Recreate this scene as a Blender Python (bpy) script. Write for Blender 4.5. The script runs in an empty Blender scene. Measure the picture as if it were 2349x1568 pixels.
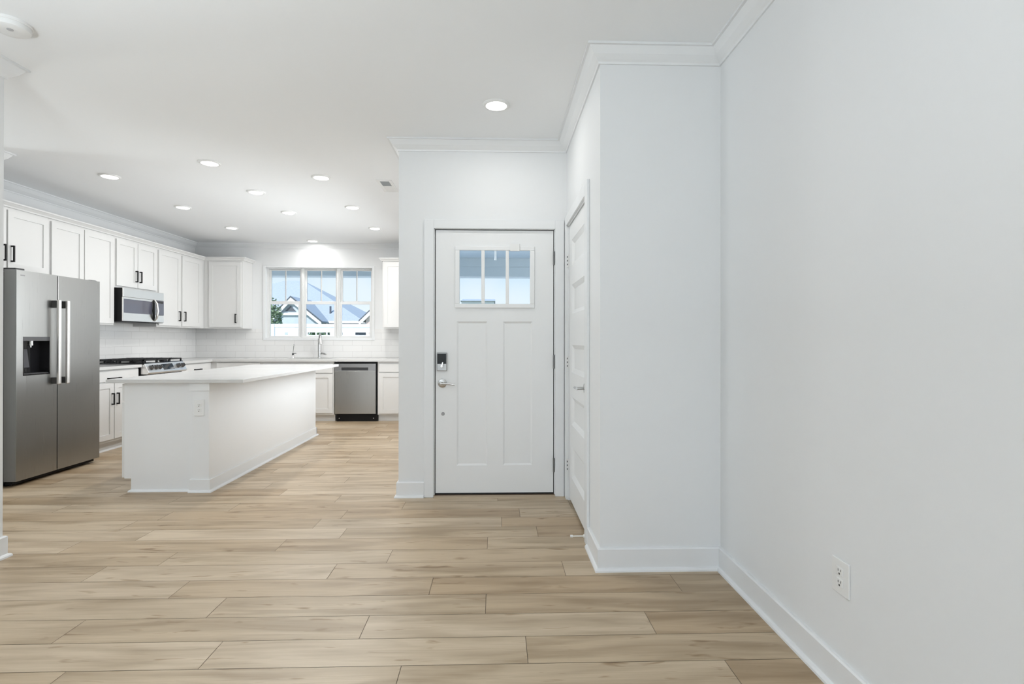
import bpy, bmesh, math, random
from mathutils import Vector, Matrix

random.seed(7)
sc = bpy.context.scene
COL = sc.collection
PI = math.pi

# ------------------------------------------------------------------ camera
W_PX, H_PX = 2349, 1568
F_PX, YAW, PITCH, ROLL, SY_PX, CAM_H = 1209.65, -0.0301, 0.0024, 0.0008, -8.636, 1.2029
cd = bpy.data.cameras.new('camera')
cam = bpy.data.objects.new('camera', cd)
COL.objects.link(cam)
cd.sensor_fit = 'HORIZONTAL'
cd.sensor_width = 36.0
cd.lens = F_PX / W_PX * 36.0
cd.shift_y = SY_PX / W_PX
cd.clip_start = 0.05
cd.clip_end = 400
c, s = math.cos(YAW), math.sin(YAW)
cp, sp = math.cos(PITCH), math.sin(PITCH)
cr, sr = math.cos(ROLL), math.sin(ROLL)
r0 = Vector((c, s, 0)); y0 = Vector((-s, c, 0)); zz = Vector((0, 0, 1))
fw = cp * y0 + sp * zz
u0 = -sp * y0 + cp * zz
rt = cr * r0 + sr * u0
up = -sr * r0 + cr * u0
m3 = Matrix((rt, up, -fw)).transposed()
cam.matrix_world = Matrix.Translation((0, 0, CAM_H)) @ m3.to_4x4()
sc.camera = cam

# ------------------------------------------------------------------ view
sc.view_settings.view_transform = 'Standard'
sc.view_settings.look = 'None'
sc.view_settings.gamma = 1.0
sc.view_settings.use_curve_mapping = False
sc.view_settings.exposure = 0.0

# ------------------------------------------------------------------ sky, sun
world = bpy.data.worlds.new('sky')
sc.world = world
world.use_nodes = True
wn = world.node_tree
wn.nodes.clear()
wo = wn.nodes.new('ShaderNodeOutputWorld')
bg = wn.nodes.new('ShaderNodeBackground')
tc = wn.nodes.new('ShaderNodeTexCoord')
sx = wn.nodes.new('ShaderNodeSeparateXYZ')
rp = wn.nodes.new('ShaderNodeValToRGB')
rp.color_ramp.elements[0].position = 0.0
rp.color_ramp.elements[0].color = (0.60, 0.66, 0.70, 1)
e_ = rp.color_ramp.elements.new(0.09); e_.color = (0.51, 0.60, 0.665, 1)
e_ = rp.color_ramp.elements.new(0.18); e_.color = (0.33, 0.48, 0.62, 1)
rp.color_ramp.elements[-1].position = 0.45
rp.color_ramp.elements[-1].color = (0.20, 0.42, 0.72, 1)
nz = wn.nodes.new('ShaderNodeTexNoise')
nz.inputs['Scale'].default_value = 6.0
nz.inputs['Detail'].default_value = 3.0
mx = wn.nodes.new('ShaderNodeMix'); mx.data_type = 'RGBA'
cl = wn.nodes.new('ShaderNodeValToRGB')
cl.color_ramp.elements[0].position = 0.45; cl.color_ramp.elements[0].color = (0, 0, 0, 1)
cl.color_ramp.elements[1].position = 0.75; cl.color_ramp.elements[1].color = (0.6, 0.6, 0.6, 1)
wn.links.new(tc.outputs['Generated'], sx.inputs[0])
wn.links.new(sx.outputs['Z'], rp.inputs[0])
wn.links.new(tc.outputs['Generated'], nz.inputs['Vector'])
wn.links.new(nz.outputs['Fac'], cl.inputs[0])
wn.links.new(cl.outputs[0], mx.inputs[0])
wn.links.new(rp.outputs[0], mx.inputs[6])
mx.inputs[7].default_value = (0.62, 0.64, 0.66, 1)
wn.links.new(mx.outputs[2], bg.inputs['Color'])
bg.inputs['Strength'].default_value = 1.6
wn.links.new(bg.outputs[0], wo.inputs[0])

def lamp(name, kind, loc, rot, energy, color=(1, 1, 1), parent=None, **kw):
    d = bpy.data.lights.new(name, kind)
    d.energy = energy
    d.color = color
    for k, v in kw.items():
        setattr(d, k, v)
    o = bpy.data.objects.new(name, d)
    o.location = loc
    o.rotation_euler = rot
    COL.objects.link(o)
    if parent:
        o.parent = parent
    return o

SUN_E = 5.5
lamp('sun', 'SUN', (0, 0, 20), (math.radians(42), 0, math.radians(-25)), SUN_E, (1, 0.97, 0.92), angle=math.radians(0.6))
# area lamps added as daylight outside the unseen rear windows and hall window
DAY = 32.5
for wx in (-2.05, -0.77, 0.51):
    lamp('window_daylight', 'AREA', (wx, -4.30, 1.15), (math.radians(112), 0, 0), DAY, (0.89, 0.95, 1.0), shape='RECTANGLE', size=1.1, size_y=1.5)
lamp('window_daylight', 'AREA', (-7.15, 3.6, 1.45), (math.radians(90), 0, math.radians(-90)), 66, (0.93, 0.98, 1.0), shape='RECTANGLE', size=0.9, size_y=1.5)

lamp('window_daylight', 'AREA', (-0.56, 6.2, 1.55), (math.radians(98), 0, math.radians(90)), 66, (0.98, 0.985, 1.0), shape='RECTANGLE', size=2.6, size_y=1.3)  # lamp added behind the unseen side window to light cabinet fronts and island

# ------------------------------------------------------------------ materials
def srgb(r, g, b):
    def f(x):
        x /= 255.0
        return x / 12.92 if x <= 0.04045 else ((x + 0.055) / 1.055) ** 2.4
    return (f(r), f(g), f(b))

def mat(name, col, rough=0.5, metal=0.0, spec=0.5, var=0.03, scale=8.0, stretch=(1, 1, 1), bump=0.0, rvar=0.05, emit=None, coat=0.0):
    m = bpy.data.materials.new(name)
    m.use_nodes = True
    nt = m.node_tree
    b = nt.nodes['Principled BSDF']
    tcn = nt.nodes.new('ShaderNodeTexCoord')
    mp = nt.nodes.new('ShaderNodeMapping')
    mp.inputs['Scale'].default_value = stretch
    n = nt.nodes.new('ShaderNodeTexNoise')
    n.inputs['Scale'].default_value = scale
    n.inputs['Detail'].default_value = 4
    nt.links.new(tcn.outputs['Object'], mp.inputs['Vector'])
    nt.links.new(mp.outputs[0], n.inputs['Vector'])
    r = nt.nodes.new('ShaderNodeMix'); r.data_type = 'RGBA'
    r.inputs[6].default_value = tuple(x * (1 - var) for x in col) + (1,)
    r.inputs[7].default_value = tuple(min(1, x * (1 + var)) for x in col) + (1,)
    nt.links.new(n.outputs['Fac'], r.inputs[0])
    nt.links.new(r.outputs[2], b.inputs['Base Color'])
    mr = nt.nodes.new('ShaderNodeMapRange')
    mr.inputs['To Min'].default_value = max(0, rough - rvar)
    mr.inputs['To Max'].default_value = min(1, rough + rvar)
    nt.links.new(n.outputs['Fac'], mr.inputs[0])
    nt.links.new(mr.outputs[0], b.inputs['Roughness'])
    b.inputs['Metallic'].default_value = metal
    b.inputs['Specular IOR Level'].default_value = spec
    b.inputs['Coat Weight'].default_value = coat
    if bump:
        bp = nt.nodes.new('ShaderNodeBump')
        bp.inputs['Strength'].default_value = bump
        bp.inputs['Distance'].default_value = 0.002
        nt.links.new(n.outputs['Fac'], bp.inputs['Height'])
        nt.links.new(bp.outputs[0], b.inputs['Normal'])
    if emit:
        b.inputs['Emission Color'].default_value = tuple(emit[0]) + (1,)
        b.inputs['Emission Strength'].default_value = emit[1]
    return m

M = {}
M['wall'] = mat('wall_paint', (0.785, 0.793, 0.797), 0.62, spec=0.3, var=0.006, scale=30, bump=0.04)
M['ceil'] = mat('ceiling_paint', (0.885, 0.897, 0.905), 0.8, spec=0.2, var=0.006, scale=40, bump=0.04)
M['trim'] = mat('trim_enamel', (0.79, 0.80, 0.806), 0.35, spec=0.5, var=0.005, scale=12)
M['cab'] = mat('cabinet_enamel', (0.735, 0.732, 0.722), 0.34, spec=0.5, var=0.006, scale=10)
M['islandgray'] = mat('island_enamel', (0.79, 0.796, 0.798), 0.38, spec=0.5, var=0.006, scale=10)
M['door'] = mat('door_enamel', (0.83, 0.835, 0.835), 0.4, spec=0.5, var=0.005, scale=14)
M['quartz'] = mat('white_quartz', (0.63, 0.628, 0.618), 0.14, spec=0.5, var=0.012, scale=5, rvar=0.01)
M['steel'] = mat('brushed_steel', (0.41, 0.41, 0.40), 0.30, 1.0, var=0.05, scale=6, stretch=(60, 60, 0.6), rvar=0.06)
M['steelh'] = mat('brushed_steel_level', (0.56, 0.56, 0.555), 0.27, 1.0, var=0.04, scale=6, stretch=(0.6, 0.6, 60), rvar=0.05)
M['brightsteel'] = mat('polished_steel', (0.84, 0.82, 0.80), 0.33, 1.0, var=0.02, scale=3, stretch=(1, 1, 20), rvar=0.01)
M['chrome'] = mat('satin_nickel', (0.55, 0.55, 0.545), 0.27, 1.0, var=0.02)
M['darkgray'] = mat('dark_gray_plastic', (0.035, 0.036, 0.038), 0.45, var=0.05)
M['black'] = mat('black_metal', (0.004, 0.004, 0.0045), 0.5, spec=0.25, var=0.1)
M['iron'] = mat('cast_iron', (0.012, 0.012, 0.013), 0.5, var=0.2, scale=80, bump=0.2)
M['blackglass'] = mat('black_glass', (0.012, 0.012, 0.014), 0.05, var=0.05, spec=0.6)
M['smoke'] = mat('smoked_window', (0.10, 0.10, 0.13), 0.06, var=0.05, spec=0.9)
M['plastic'] = mat('white_plastic', (0.80, 0.80, 0.79), 0.4, var=0.01)
M['ivory'] = mat('ivory_plastic', (0.78, 0.76, 0.71), 0.4, var=0.01)
M['bracket'] = mat('bracket_gray', (0.10, 0.10, 0.10), 0.4, 0.6)
M['screen'] = mat('keypad_black', (0.012, 0.014, 0.016), 0.35, spec=0.25, var=0.05)
M['fridgeside'] = mat('gray_door_side', (0.22, 0.22, 0.215), 0.35, 0.5)
M['keypad'] = mat('keypad_silver', (0.36, 0.36, 0.36), 0.38, 0.9)
M['reducer'] = mat('oak_reducer', (0.42, 0.33, 0.23), 0.4, var=0.08, scale=4, stretch=(1, 20, 1))
M['hinge'] = mat('gray_hinge', (0.20, 0.20, 0.20), 0.4, 1.0)
M['plug'] = mat('gray_plug', (0.34, 0.34, 0.345), 0.5)
M['slot'] = mat('slot_dark', (0.03, 0.03, 0.03), 0.6)
M['bronze'] = mat('threshold_bronze', (0.10, 0.065, 0.04), 0.5, 0.3, var=0.1)
M['seal'] = mat('weatherstrip', (0.015, 0.016, 0.016), 0.7)
M['vinyl'] = mat('window_vinyl', (0.75, 0.755, 0.75), 0.35, var=0.005)
M['muntin'] = mat('gray_muntin', (0.30, 0.32, 0.33), 0.5, var=0.02)
M['subfloor'] = mat('plank_joint', (0.17, 0.135, 0.10), 0.8, var=0.1)
M['lens'] = mat('lit_lens', (0.9, 0.9, 0.88), 0.4, emit=((1, 0.97, 0.92), 6.0))
M['vent'] = mat('vent_gray', (0.30, 0.32, 0.33), 0.6)
M['siding'] = mat('pale_siding', (0.50, 0.56, 0.63), 0.7, var=0.05, scale=2, stretch=(1, 1, 12))
M['exttrim'] = mat('exterior_trim', (0.83, 0.86, 0.88), 0.6)
M['porchceil'] = mat('porch_ceiling_paint', (0.82, 0.88, 0.93), 0.7)
M['beam'] = mat('porch_beam_paint', (0.74, 0.80, 0.83), 0.7)
M['shingle'] = mat('gray_shingle', (0.33, 0.37, 0.43), 0.9, var=0.25, scale=5, stretch=(2, 2, 8), bump=0.3)
M['shingledark'] = mat('dark_shingle_edge', (0.10, 0.11, 0.13), 0.8)
M['fence'] = mat('white_vinyl_fence', (0.88, 0.90, 0.90), 0.5)
M['leaf'] = mat('green_leaf', (0.20, 0.28, 0.16), 0.6, var=0.4, scale=3)
M['bark'] = mat('bark', (0.10, 0.07, 0.05), 0.9, var=0.3)
M['grass'] = mat('grass_green', (0.28, 0.31, 0.22), 0.9, var=0.3, scale=3)
M['concrete'] = mat('concrete', (0.68, 0.67, 0.64), 0.85, var=0.06, scale=12)

def glass_mat():
    m = bpy.data.materials.new('clear_glass')
    m.use_nodes = True
    nt = m.node_tree
    nt.nodes.clear()
    out = nt.nodes.new('ShaderNodeOutputMaterial')
    t = nt.nodes.new('ShaderNodeBsdfTransparent')
    t.inputs[0].default_value = (0.97, 0.985, 0.99, 1)
    g = nt.nodes.new('ShaderNodeBsdfGlossy')
    g.inputs['Roughness'].default_value = 0.0
    fr = nt.nodes.new('ShaderNodeFresnel')
    fr.inputs[0].default_value = 1.35
    mxs = nt.nodes.new('ShaderNodeMixShader')
    nt.links.new(fr.outputs[0], mxs.inputs[0])
    nt.links.new(t.outputs[0], mxs.inputs[1])
    nt.links.new(g.outputs[0], mxs.inputs[2])
    nt.links.new(mxs.outputs[0], out.inputs[0])
    return m
M['glass'] = glass_mat()

def wood_mat():
    m = bpy.data.materials.new('oak_plank')
    m.use_nodes = True
    nt = m.node_tree
    L = nt.links.new
    b = nt.nodes['Principled BSDF']
    at = nt.nodes.new('ShaderNodeAttribute'); at.attribute_name = 'plank_random'
    tcn = nt.nodes.new('ShaderNodeTexCoord')
    off = nt.nodes.new('ShaderNodeVectorMath'); off.operation = 'MULTIPLY_ADD'
    cmb = nt.nodes.new('ShaderNodeCombineXYZ')
    for i in range(3):
        L(at.outputs['Fac'], cmb.inputs[i])
    L(cmb.outputs[0], off.inputs[0]); off.inputs[1].default_value = (37.0, 91.0, 13.0)
    L(tcn.outputs['Object'], off.inputs[2])
    def noise(scale3, sc_, det, rough=0.55, dist=0.0):
        mp = nt.nodes.new('ShaderNodeMapping'); mp.inputs['Scale'].default_value = scale3
        L(off.outputs[0], mp.inputs[0])
        n = nt.nodes.new('ShaderNodeTexNoise')
        n.inputs['Scale'].default_value = sc_; n.inputs['Detail'].default_value = det
        n.inputs['Roughness'].default_value = rough; n.inputs['Distortion'].default_value = dist
        L(mp.outputs[0], n.inputs['Vector'])
        return n.outputs['Fac']
    def ramp(fac, stops):
        r = nt.nodes.new('ShaderNodeValToRGB')
        el = r.color_ramp.elements
        while len(el) < len(stops):
            el.new(0.5)
        for e, (p, cc) in zip(el, stops):
            e.position = p; e.color = tuple(cc) + (1,)
        L(fac, r.inputs[0])
        return r.outputs[0]
    def mixc(fac, a, bb, mode='MIX'):
        x = nt.nodes.new('ShaderNodeMix'); x.data_type = 'RGBA'; x.blend_type = mode
        if isinstance(fac, float): x.inputs[0].default_value = fac
        else: L(fac, x.inputs[0])
        for k, vv in ((6, a), (7, bb)):
            if isinstance(vv, tuple): x.inputs[k].default_value = vv + (1,)
            else: L(vv, x.inputs[k])
        return x.outputs[2]
    base = ramp(at.outputs['Fac'], [(0.0, WOOD[0]), (0.5, WOOD[1]), (1.0, WOOD[2])])
    broad = ramp(noise((0.9, 7.0, 1), 1.6, 3, 0.5, 0.6), [(0.32, (0.70, 0.655, 0.59)), (0.60, (1.05, 1.05, 1.05))])
    fine = ramp(noise((1.5, 60.0, 1), 2.5, 5, 0.7), [(0.25, (0.88, 0.865, 0.84)), (0.75, (1.06, 1.06, 1.06))])
    knot = ramp(noise((2.8, 15.0, 1), 1.75, 2.5, 0.5, 0.5), [(0.63, (1, 1, 1)), (0.71, (0.70, 0.63, 0.54)), (0.79, (0.46, 0.38, 0.29))])
    x = mixc(1.0, base, broad, 'MULTIPLY')
    x = mixc(1.0, x, fine, 'MULTIPLY')
    x = mixc(1.0, x, knot, 'MULTIPLY')
    L(x, b.inputs['Base Color'])
    b.inputs['Roughness'].default_value = 0.36
    b.inputs['Specular IOR Level'].default_value = 0.5
    return m
WOOD = ((0.44, 0.325, 0.205), (0.495, 0.392, 0.270), (0.56, 0.455, 0.330))
M['wood'] = wood_mat()

def tile_mat(name, axis):
    m = bpy.data.materials.new(name)
    m.use_nodes = True
    nt = m.node_tree
    L = nt.links.new
    b = nt.nodes['Principled BSDF']
    tcn = nt.nodes.new('ShaderNodeTexCoord')
    se = nt.nodes.new('ShaderNodeSeparateXYZ')
    cm = nt.nodes.new('ShaderNodeCombineXYZ')
    L(tcn.outputs['Object'], se.inputs[0])
    L(se.outputs[axis], cm.inputs['X'])
    ad = nt.nodes.new('ShaderNodeMath'); ad.operation = 'SUBTRACT'; ad.inputs[1].default_value = 0.914
    L(se.outputs['Z'], ad.inputs[0])
    L(ad.outputs[0], cm.inputs['Y'])
    br = nt.nodes.new('ShaderNodeTexBrick')
    br.offset = 0.5
    br.inputs['Scale'].default_value = 1.0
    br.inputs['Brick Width'].default_value = 0.305
    br.inputs['Row Height'].default_value = 0.0975
    br.inputs['Mortar Size'].default_value = 0.0022
    br.inputs['Mortar Smooth'].default_value = 0.2
    br.inputs['Color1'].default_value = (0.80, 0.795, 0.785, 1)
    br.inputs['Color2'].default_value = (0.83, 0.825, 0.815, 1)
    br.inputs['Mortar'].default_value = (0.66, 0.65, 0.64, 1)
    L(cm.outputs[0], br.inputs['Vector'])
    L(br.outputs['Color'], b.inputs['Base Color'])
    b.inputs['Roughness'].default_value = 0.12
    bp = nt.nodes.new('ShaderNodeBump'); bp.invert = True
    bp.inputs['Strength'].default_value = 0.4; bp.inputs['Distance'].default_value = 0.002
    L(br.outputs['Fac'], bp.inputs['Height'])
    L(bp.outputs[0], b.inputs['Normal'])
    return m
M['tileL'] = tile_mat('subway_tile_side', 'Y')
M['tileB'] = tile_mat('subway_tile_rear', 'X')

def brick_mat():
    m = bpy.data.materials.new('red_brick')
    m.use_nodes = True
    nt = m.node_tree
    b = nt.nodes['Principled BSDF']
    br = nt.nodes.new('ShaderNodeTexBrick')
    br.inputs['Scale'].default_value = 3.0
    br.inputs['Color1'].default_value = (0.62, 0.46, 0.42, 1)
    br.inputs['Color2'].default_value = (0.78, 0.68, 0.64, 1)
    br.inputs['Mortar'].default_value = (0.6, 0.58, 0.55, 1)
    tcn = nt.nodes.new('ShaderNodeTexCoord')
    mp = nt.nodes.new('ShaderNodeMapping'); mp.inputs['Rotation'].default_value = (PI / 2, 0, 0)
    nt.links.new(tcn.outputs['Object'], mp.inputs[0])
    nt.links.new(mp.outputs[0], br.inputs['Vector'])
    nt.links.new(br.outputs['Color'], b.inputs['Base Color'])
    b.inputs['Roughness'].default_value = 0.9
    return m
M['brick'] = brick_mat()

# ------------------------------------------------------------------ mesh helpers
ORG = {}

class MB:
    def __init__(self, fr=None):
        self.v = []; self.f = []; self.mi = []; self.fr = fr; self.cur = 0
    def _add(self, vs, fs):
        n = len(self.v)
        if self.fr:
            vs = [self.fr(*p) for p in vs]
        self.v += [tuple(p) for p in vs]
        self.f += [tuple(i + n for i in q) for q in fs]
        self.mi += [self.cur] * len(fs)
        return self
    def box(self, a0, a1, b0, b1, c0, c1):
        vs = [(a, b, cc) for a in (a0, a1) for b in (b0, b1) for cc in (c0, c1)]
        return self._add(vs, [(0, 1, 3, 2), (4, 6, 7, 5), (0, 4, 5, 1), (2, 3, 7, 6), (0, 2, 6, 4), (1, 5, 7, 3)])
    def prism(self, poly, axis, t0, t1):
        # poly: 2D points in the two other axes (in xyz order)
        def p3(p, t):
            q = list(p); q.insert(axis, t); return tuple(q)
        n = len(poly)
        vs = [p3(p, t0) for p in poly] + [p3(p, t1) for p in poly]
        fs = [tuple(range(n)), tuple(range(2 * n - 1, n - 1, -1))] + [(i, (i + 1) % n, n + (i + 1) % n, n + i) for i in range(n)]
        return self._add(vs, fs)
    def tube(self, path, r, seg=12, cap=True):
        P = [Vector(p) for p in path]
        n = len(P)
        rs = r if isinstance(r, (list, tuple)) else [r] * n
        rings = []
        prev = None
        for i in range(n):
            d = (P[min(i + 1, n - 1)] - P[max(i - 1, 0)]).normalized()
            if prev is None:
                a = Vector((0, 0, 1)) if abs(d.z) < 0.9 else Vector((1, 0, 0))
            else:
                a = prev
            x = (a - d * a.dot(d)).normalized(); prev = x
            y = d.cross(x)
            rings.append([P[i] + (x * math.cos(2 * PI * k / seg) + y * math.sin(2 * PI * k / seg)) * rs[i] for k in range(seg)])
        vs = [p for rg in rings for p in rg]
        fs = []
        for i in range(n - 1):
            for k in range(seg):
                k2 = (k + 1) % seg
                fs.append((i * seg + k, i * seg + k2, (i + 1) * seg + k2, (i + 1) * seg + k))
        if cap:
            fs.append(tuple(range(seg)))
            fs.append(tuple((n - 1) * seg + k for k in range(seg)))
        return self._add(vs, fs)
    def lathe(self, c, axis, prof, seg=32):
        # prof: list of (radius, offset along axis)
        ax = [Vector((1, 0, 0)), Vector((0, 1, 0)), Vector((0, 0, 1))]
        d = ax[axis]; x = ax[(axis + 1) % 3]; y = ax[(axis + 2) % 3]
        c = Vector(c)
        vs = []; fs = []
        m = len(prof)
        for r, h in prof:
            for k in range(seg):
                t = 2 * PI * k / seg
                vs.append(c + d * h + (x * math.cos(t) + y * math.sin(t)) * max(r, 1e-5))
        for i in range(m - 1):
            for k in range(seg):
                k2 = (k + 1) % seg
                fs.append((i * seg + k, i * seg + k2, (i + 1) * seg + k2, (i + 1) * seg + k))
        fs.append(tuple(range(seg))); fs.append(tuple((m - 1) * seg + k for k in range(seg)))
        return self._add(vs, fs)
    def quad(self, *p):
        return self._add(list(p), [tuple(range(len(p)))])
    def build(self, name, material, parent=None, bevel=0.0, seg=2, smooth=False):
        org = ORG.get(parent.name, Vector((0, 0, 0))) if parent else Vector((0, 0, 0))
        me = bpy.data.meshes.new(name)
        bm = bmesh.new()
        vv = [bm.verts.new(Vector(p) - org) for p in self.v]
        for q, k in zip(self.f, self.mi):
            try:
                fc = bm.faces.new([vv[i] for i in q]); fc.material_index = k
            except ValueError:
                pass
        bmesh.ops.recalc_face_normals(bm, faces=bm.faces)
        bm.to_mesh(me); bm.free()
        mats = material if isinstance(material, (list, tuple)) else [material]
        for mm in mats:
            me.materials.append(mm)
        o = bpy.data.objects.new(name, me)
        COL.objects.link(o)
        if parent:
            o.parent = parent
        ORG[o.name] = org
        if smooth:
            me.shade_smooth()
            try:
                me.set_sharp_from_angle(angle=math.radians(40))
            except Exception:
                pass
        if bevel:
            bv = o.modifiers.new('edges', 'BEVEL')
            bv.width = bevel; bv.segments = seg; bv.limit_method = 'ANGLE'; bv.angle_limit = math.radians(40)
        return o

def tag(o, label, cat, group=None, kind=None):
    if label: o['label'] = label
    if cat: o['category'] = cat
    if group: o['group'] = group
    if kind: o['kind'] = kind
    return o

def thing(name, label, cat, loc, group=None, kind=None):
    o = bpy.data.objects.new(name, None)
    o.empty_display_size = 0.1
    o.location = loc
    COL.objects.link(o)
    ORG[o.name] = Vector(loc)
    return tag(o, label, cat, group, kind)

def struct(name, mb, material, label, cat, bevel=0.0):
    return tag(mb.build(name, material, None, bevel), label, cat, None, 'structure')

def copy_tree(o, parent=None):
    n = o.copy()
    COL.objects.link(n)
    if parent: n.parent = parent
    for ch in list(o.children):
        copy_tree(ch, n)
    return n

# ------------------------------------------------------------------ dimensions
H = 2.7217
XR, YA, XA, YD, XE = 1.179, 2.739, 0.543, 4.049, -0.743
XL, YB = -4.755, 8.479
XW, YW = -2.716, 2.99      # corner of the left living-room wall
YREAR = -4.05
XHALL = -6.9
YS0, YS1, XS = 4.27, 4.386, -4.03   # stub wall beside the refrigerator

# ------------------------------------------------------------------ floor
def build_floor():
    me = bpy.data.meshes.new('floor')
    bm = bmesh.new()
    lay = bm.faces.layers.float.new('plank_random')
    PW, PL, G = 0.1796, 1.2065, 0.0011
    rng = random.Random(11)
    known = {8: -0.55, 9: -0.046, 10: -0.316, 11: -0.85, 12: -0.59, 13: -0.05, 7: 0.12, 6: -0.348}
    base_y = 2.139
    for row in range(-36, 44):
        ya = base_y + (row - 8) * PW
        yb = ya + PW
        if ya < YREAR - 0.2 or yb > YB + 0.1:
            pass
        if yb < YREAR - 0.1 or ya > YB + 0.05:
            continue
        xlim0, xlim1 = XHALL - 0.1, (XR + 0.05 if ya < 4.2 else XE + 0.05)
        if yb < YW - 0.25: xlim0 = XW - 0.15
        o = known.get(row, rng.uniform(0, PL))
        k0 = int(math.floor((xlim0 - o) / PL)) - 1
        for k in range(k0, k0 + 12):
            xa, xb = o + k * PL, o + (k + 1) * PL
            xa, xb = max(xa, xlim0), min(xb, xlim1)
            if xb - xa < 0.01: continue
            vs = [bm.verts.new(p) for p in ((xa + G, ya + G, 0), (xb - G, ya + G, 0), (xb - G, yb - G, 0), (xa + G, yb - G, 0))]
            f = bm.faces.new(vs)
            f[lay] = rng.random(); f.material_index = 0
    # joint bed
    for (a0, a1, b0, b1) in ((XHALL - 0.1, XE + 0.05, YREAR - 0.1, YB + 0.05), (XE + 0.05, XR + 0.05, YREAR - 0.1, 4.2)):
        z1, z0 = -0.003, -0.12
        v = [bm.verts.new((x, y, z)) for x in (a0, a1) for y in (b0, b1) for z in (z0, z1)]
        for q in ((0, 1, 3, 2), (4, 6, 7, 5), (0, 4, 5, 1), (2, 3, 7, 6), (0, 2, 6, 4), (1, 5, 7, 3)):
            f = bm.faces.new([v[i] for i in q]); f.material_index = 1; f[lay] = 0.5
    bmesh.ops.recalc_face_normals(bm, faces=[f for f in bm.faces if f.material_index == 1])
    bm.to_mesh(me); bm.free()
    me.materials.append(M['wood']); me.materials.append(M['subfloor'])
    o = bpy.data.objects.new('floor', me); COL.objects.link(o)
    return tag(o, 'light oak plank floor running from the entry into the kitchen', 'floor', None, 'structure')
build_floor()

# ------------------------------------------------------------------ shell
mb = MB(); mb.box(XHALL - 0.2, XR + 0.2, YREAR - 0.2, YD + 0.15, H, H + 0.2); mb.box(XHALL - 0.2, XE + 0.15, YD + 0.15, YB + 0.2, H, H + 0.2)
struct('ceiling', mb, M['ceil'], 'smooth white ceiling over the entry and the kitchen', 'ceiling')

struct('wall_right', MB().box(XR, XR + 0.15, YREAR, YA + 0.1, 0, H), M['wall'], 'plain pale gray wall filling the right side with one outlet', 'wall')
struct('wall_closet_front', MB().box(XA, XR + 0.15, YA, YA + 0.115, 0, H), M['wall'], 'narrow pale wall facing the camera between closet corner and right wall', 'wall')

CD0, CD1, CDT = 3.125, 3.955, 2.065     # closet door opening
mb = MB(); x0, x1 = XA, XA + 0.115
mb.box(x0, x1, YA + 0.115, CD0, 0, H); mb.box(x0, x1, CD1, YD, 0, H); mb.box(x0, x1, CD0, CD1, CDT, H)
struct('wall_closet_side', mb, M['wall'], 'bright wall around the closet door, seen at a steep angle', 'wall')

FD0, FD1, FDT = -0.487, 0.462, 2.064    # front door opening
mb = MB(); y0_, y1_ = YD, YD + 0.16
mb.box(XE, FD0, y0_, y1_, 0, H); mb.box(FD1, XR + 0.15, y0_, y1_, 0, H); mb.box(FD0, FD1, y0_, y1_, FDT, H)
struct('wall_front', mb, M['wall'], 'white entry wall around the front door', 'wall')
KW = (4.9, 7.5, 0.9, 2.2)
mb = MB(); x0, x1 = XE, XE + 0.15
mb.box(x0, x1, YD + 0.16, KW[0], 0, H); mb.box(x0, x1, KW[1], YB + 0.15, 0, H); mb.box(x0, x1, KW[0], KW[1], 0, KW[2]); mb.box(x0, x1, KW[0], KW[1], KW[3], H)
struct('wall_kitchen_right', mb, M['wall'], 'kitchen wall running back behind the entry wall corner', 'wall')

WX0, WX1, WZ0, WZ1 = -3.655, -1.972, 1.222, 2.345   # kitchen window opening
mb = MB(); y0_, y1_ = YB, YB + 0.15
mb.box(XL - 0.15, WX0, y0_, y1_, 0, H); mb.box(WX1, XE, y0_, y1_, 0, H)
mb.box(WX0, WX1, y0_, y1_, 0, WZ0); mb.box(WX0, WX1, y0_, y1_, WZ1, H)
struct('wall_back', mb, M['wall'], 'white kitchen back wall with the triple window', 'wall')
struct('wall_left', MB().box(XL - 0.15, XL, YS1, YB, 0, H), M['wall'], 'white kitchen wall behind refrigerator, range and wall cabinets', 'wall')
struct('wall_refrigerator_side', MB().box(XHALL, XS, YS0, YS1, 0, H), M['wall'], 'short wall end hidden beside the refrigerator', 'wall')
struct('wall_living_left', MB().box(XW - 0.13, XW, YREAR, YW, 0, H), M['wall'], 'white wall end at the extreme left edge', 'wall')
struct('wall_hall_near', MB().box(XHALL, XW - 0.13, YW - 0.13, YW, 0, H), M['wall'], 'hall wall hidden behind the left wall end', 'wall')
HW = (3.15, 4.05, 0.7, 2.2)
mb = MB(); x0, x1 = XHALL - 0.12, XHALL
mb.box(x0, x1, YW - 0.13, HW[0], 0, H); mb.box(x0, x1, HW[1], YS1, 0, H); mb.box(x0, x1, HW[0], HW[1], 0, HW[2]); mb.box(x0, x1, HW[0], HW[1], HW[3], H)
struct('wall_hall_end', mb, M['wall'], 'hall end wall out of sight to the left', 'wall')
# rear wall with openings for the three added windows
RW = [(-2.6, -1.5), (-1.32, -0.22), (-0.04, 1.06)]
mb = MB(); y0_, y1_ = YREAR - 0.15, YREAR
mb.box(XW - 0.13, XR + 0.15, y0_, y1_, 0, 0.45); mb.box(XW - 0.13, XR + 0.15, y0_, y1_, 2.0, H)
ed = [XW - 0.13] + [e for w in RW for e in w] + [XR + 0.15]
for i in range(0, len(ed), 2):
    mb.box(ed[i], ed[i + 1], y0_, y1_, 0.45, 2.0)
struct('wall_rear', mb, M['wall'], 'living room wall behind the camera', 'wall')

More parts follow.
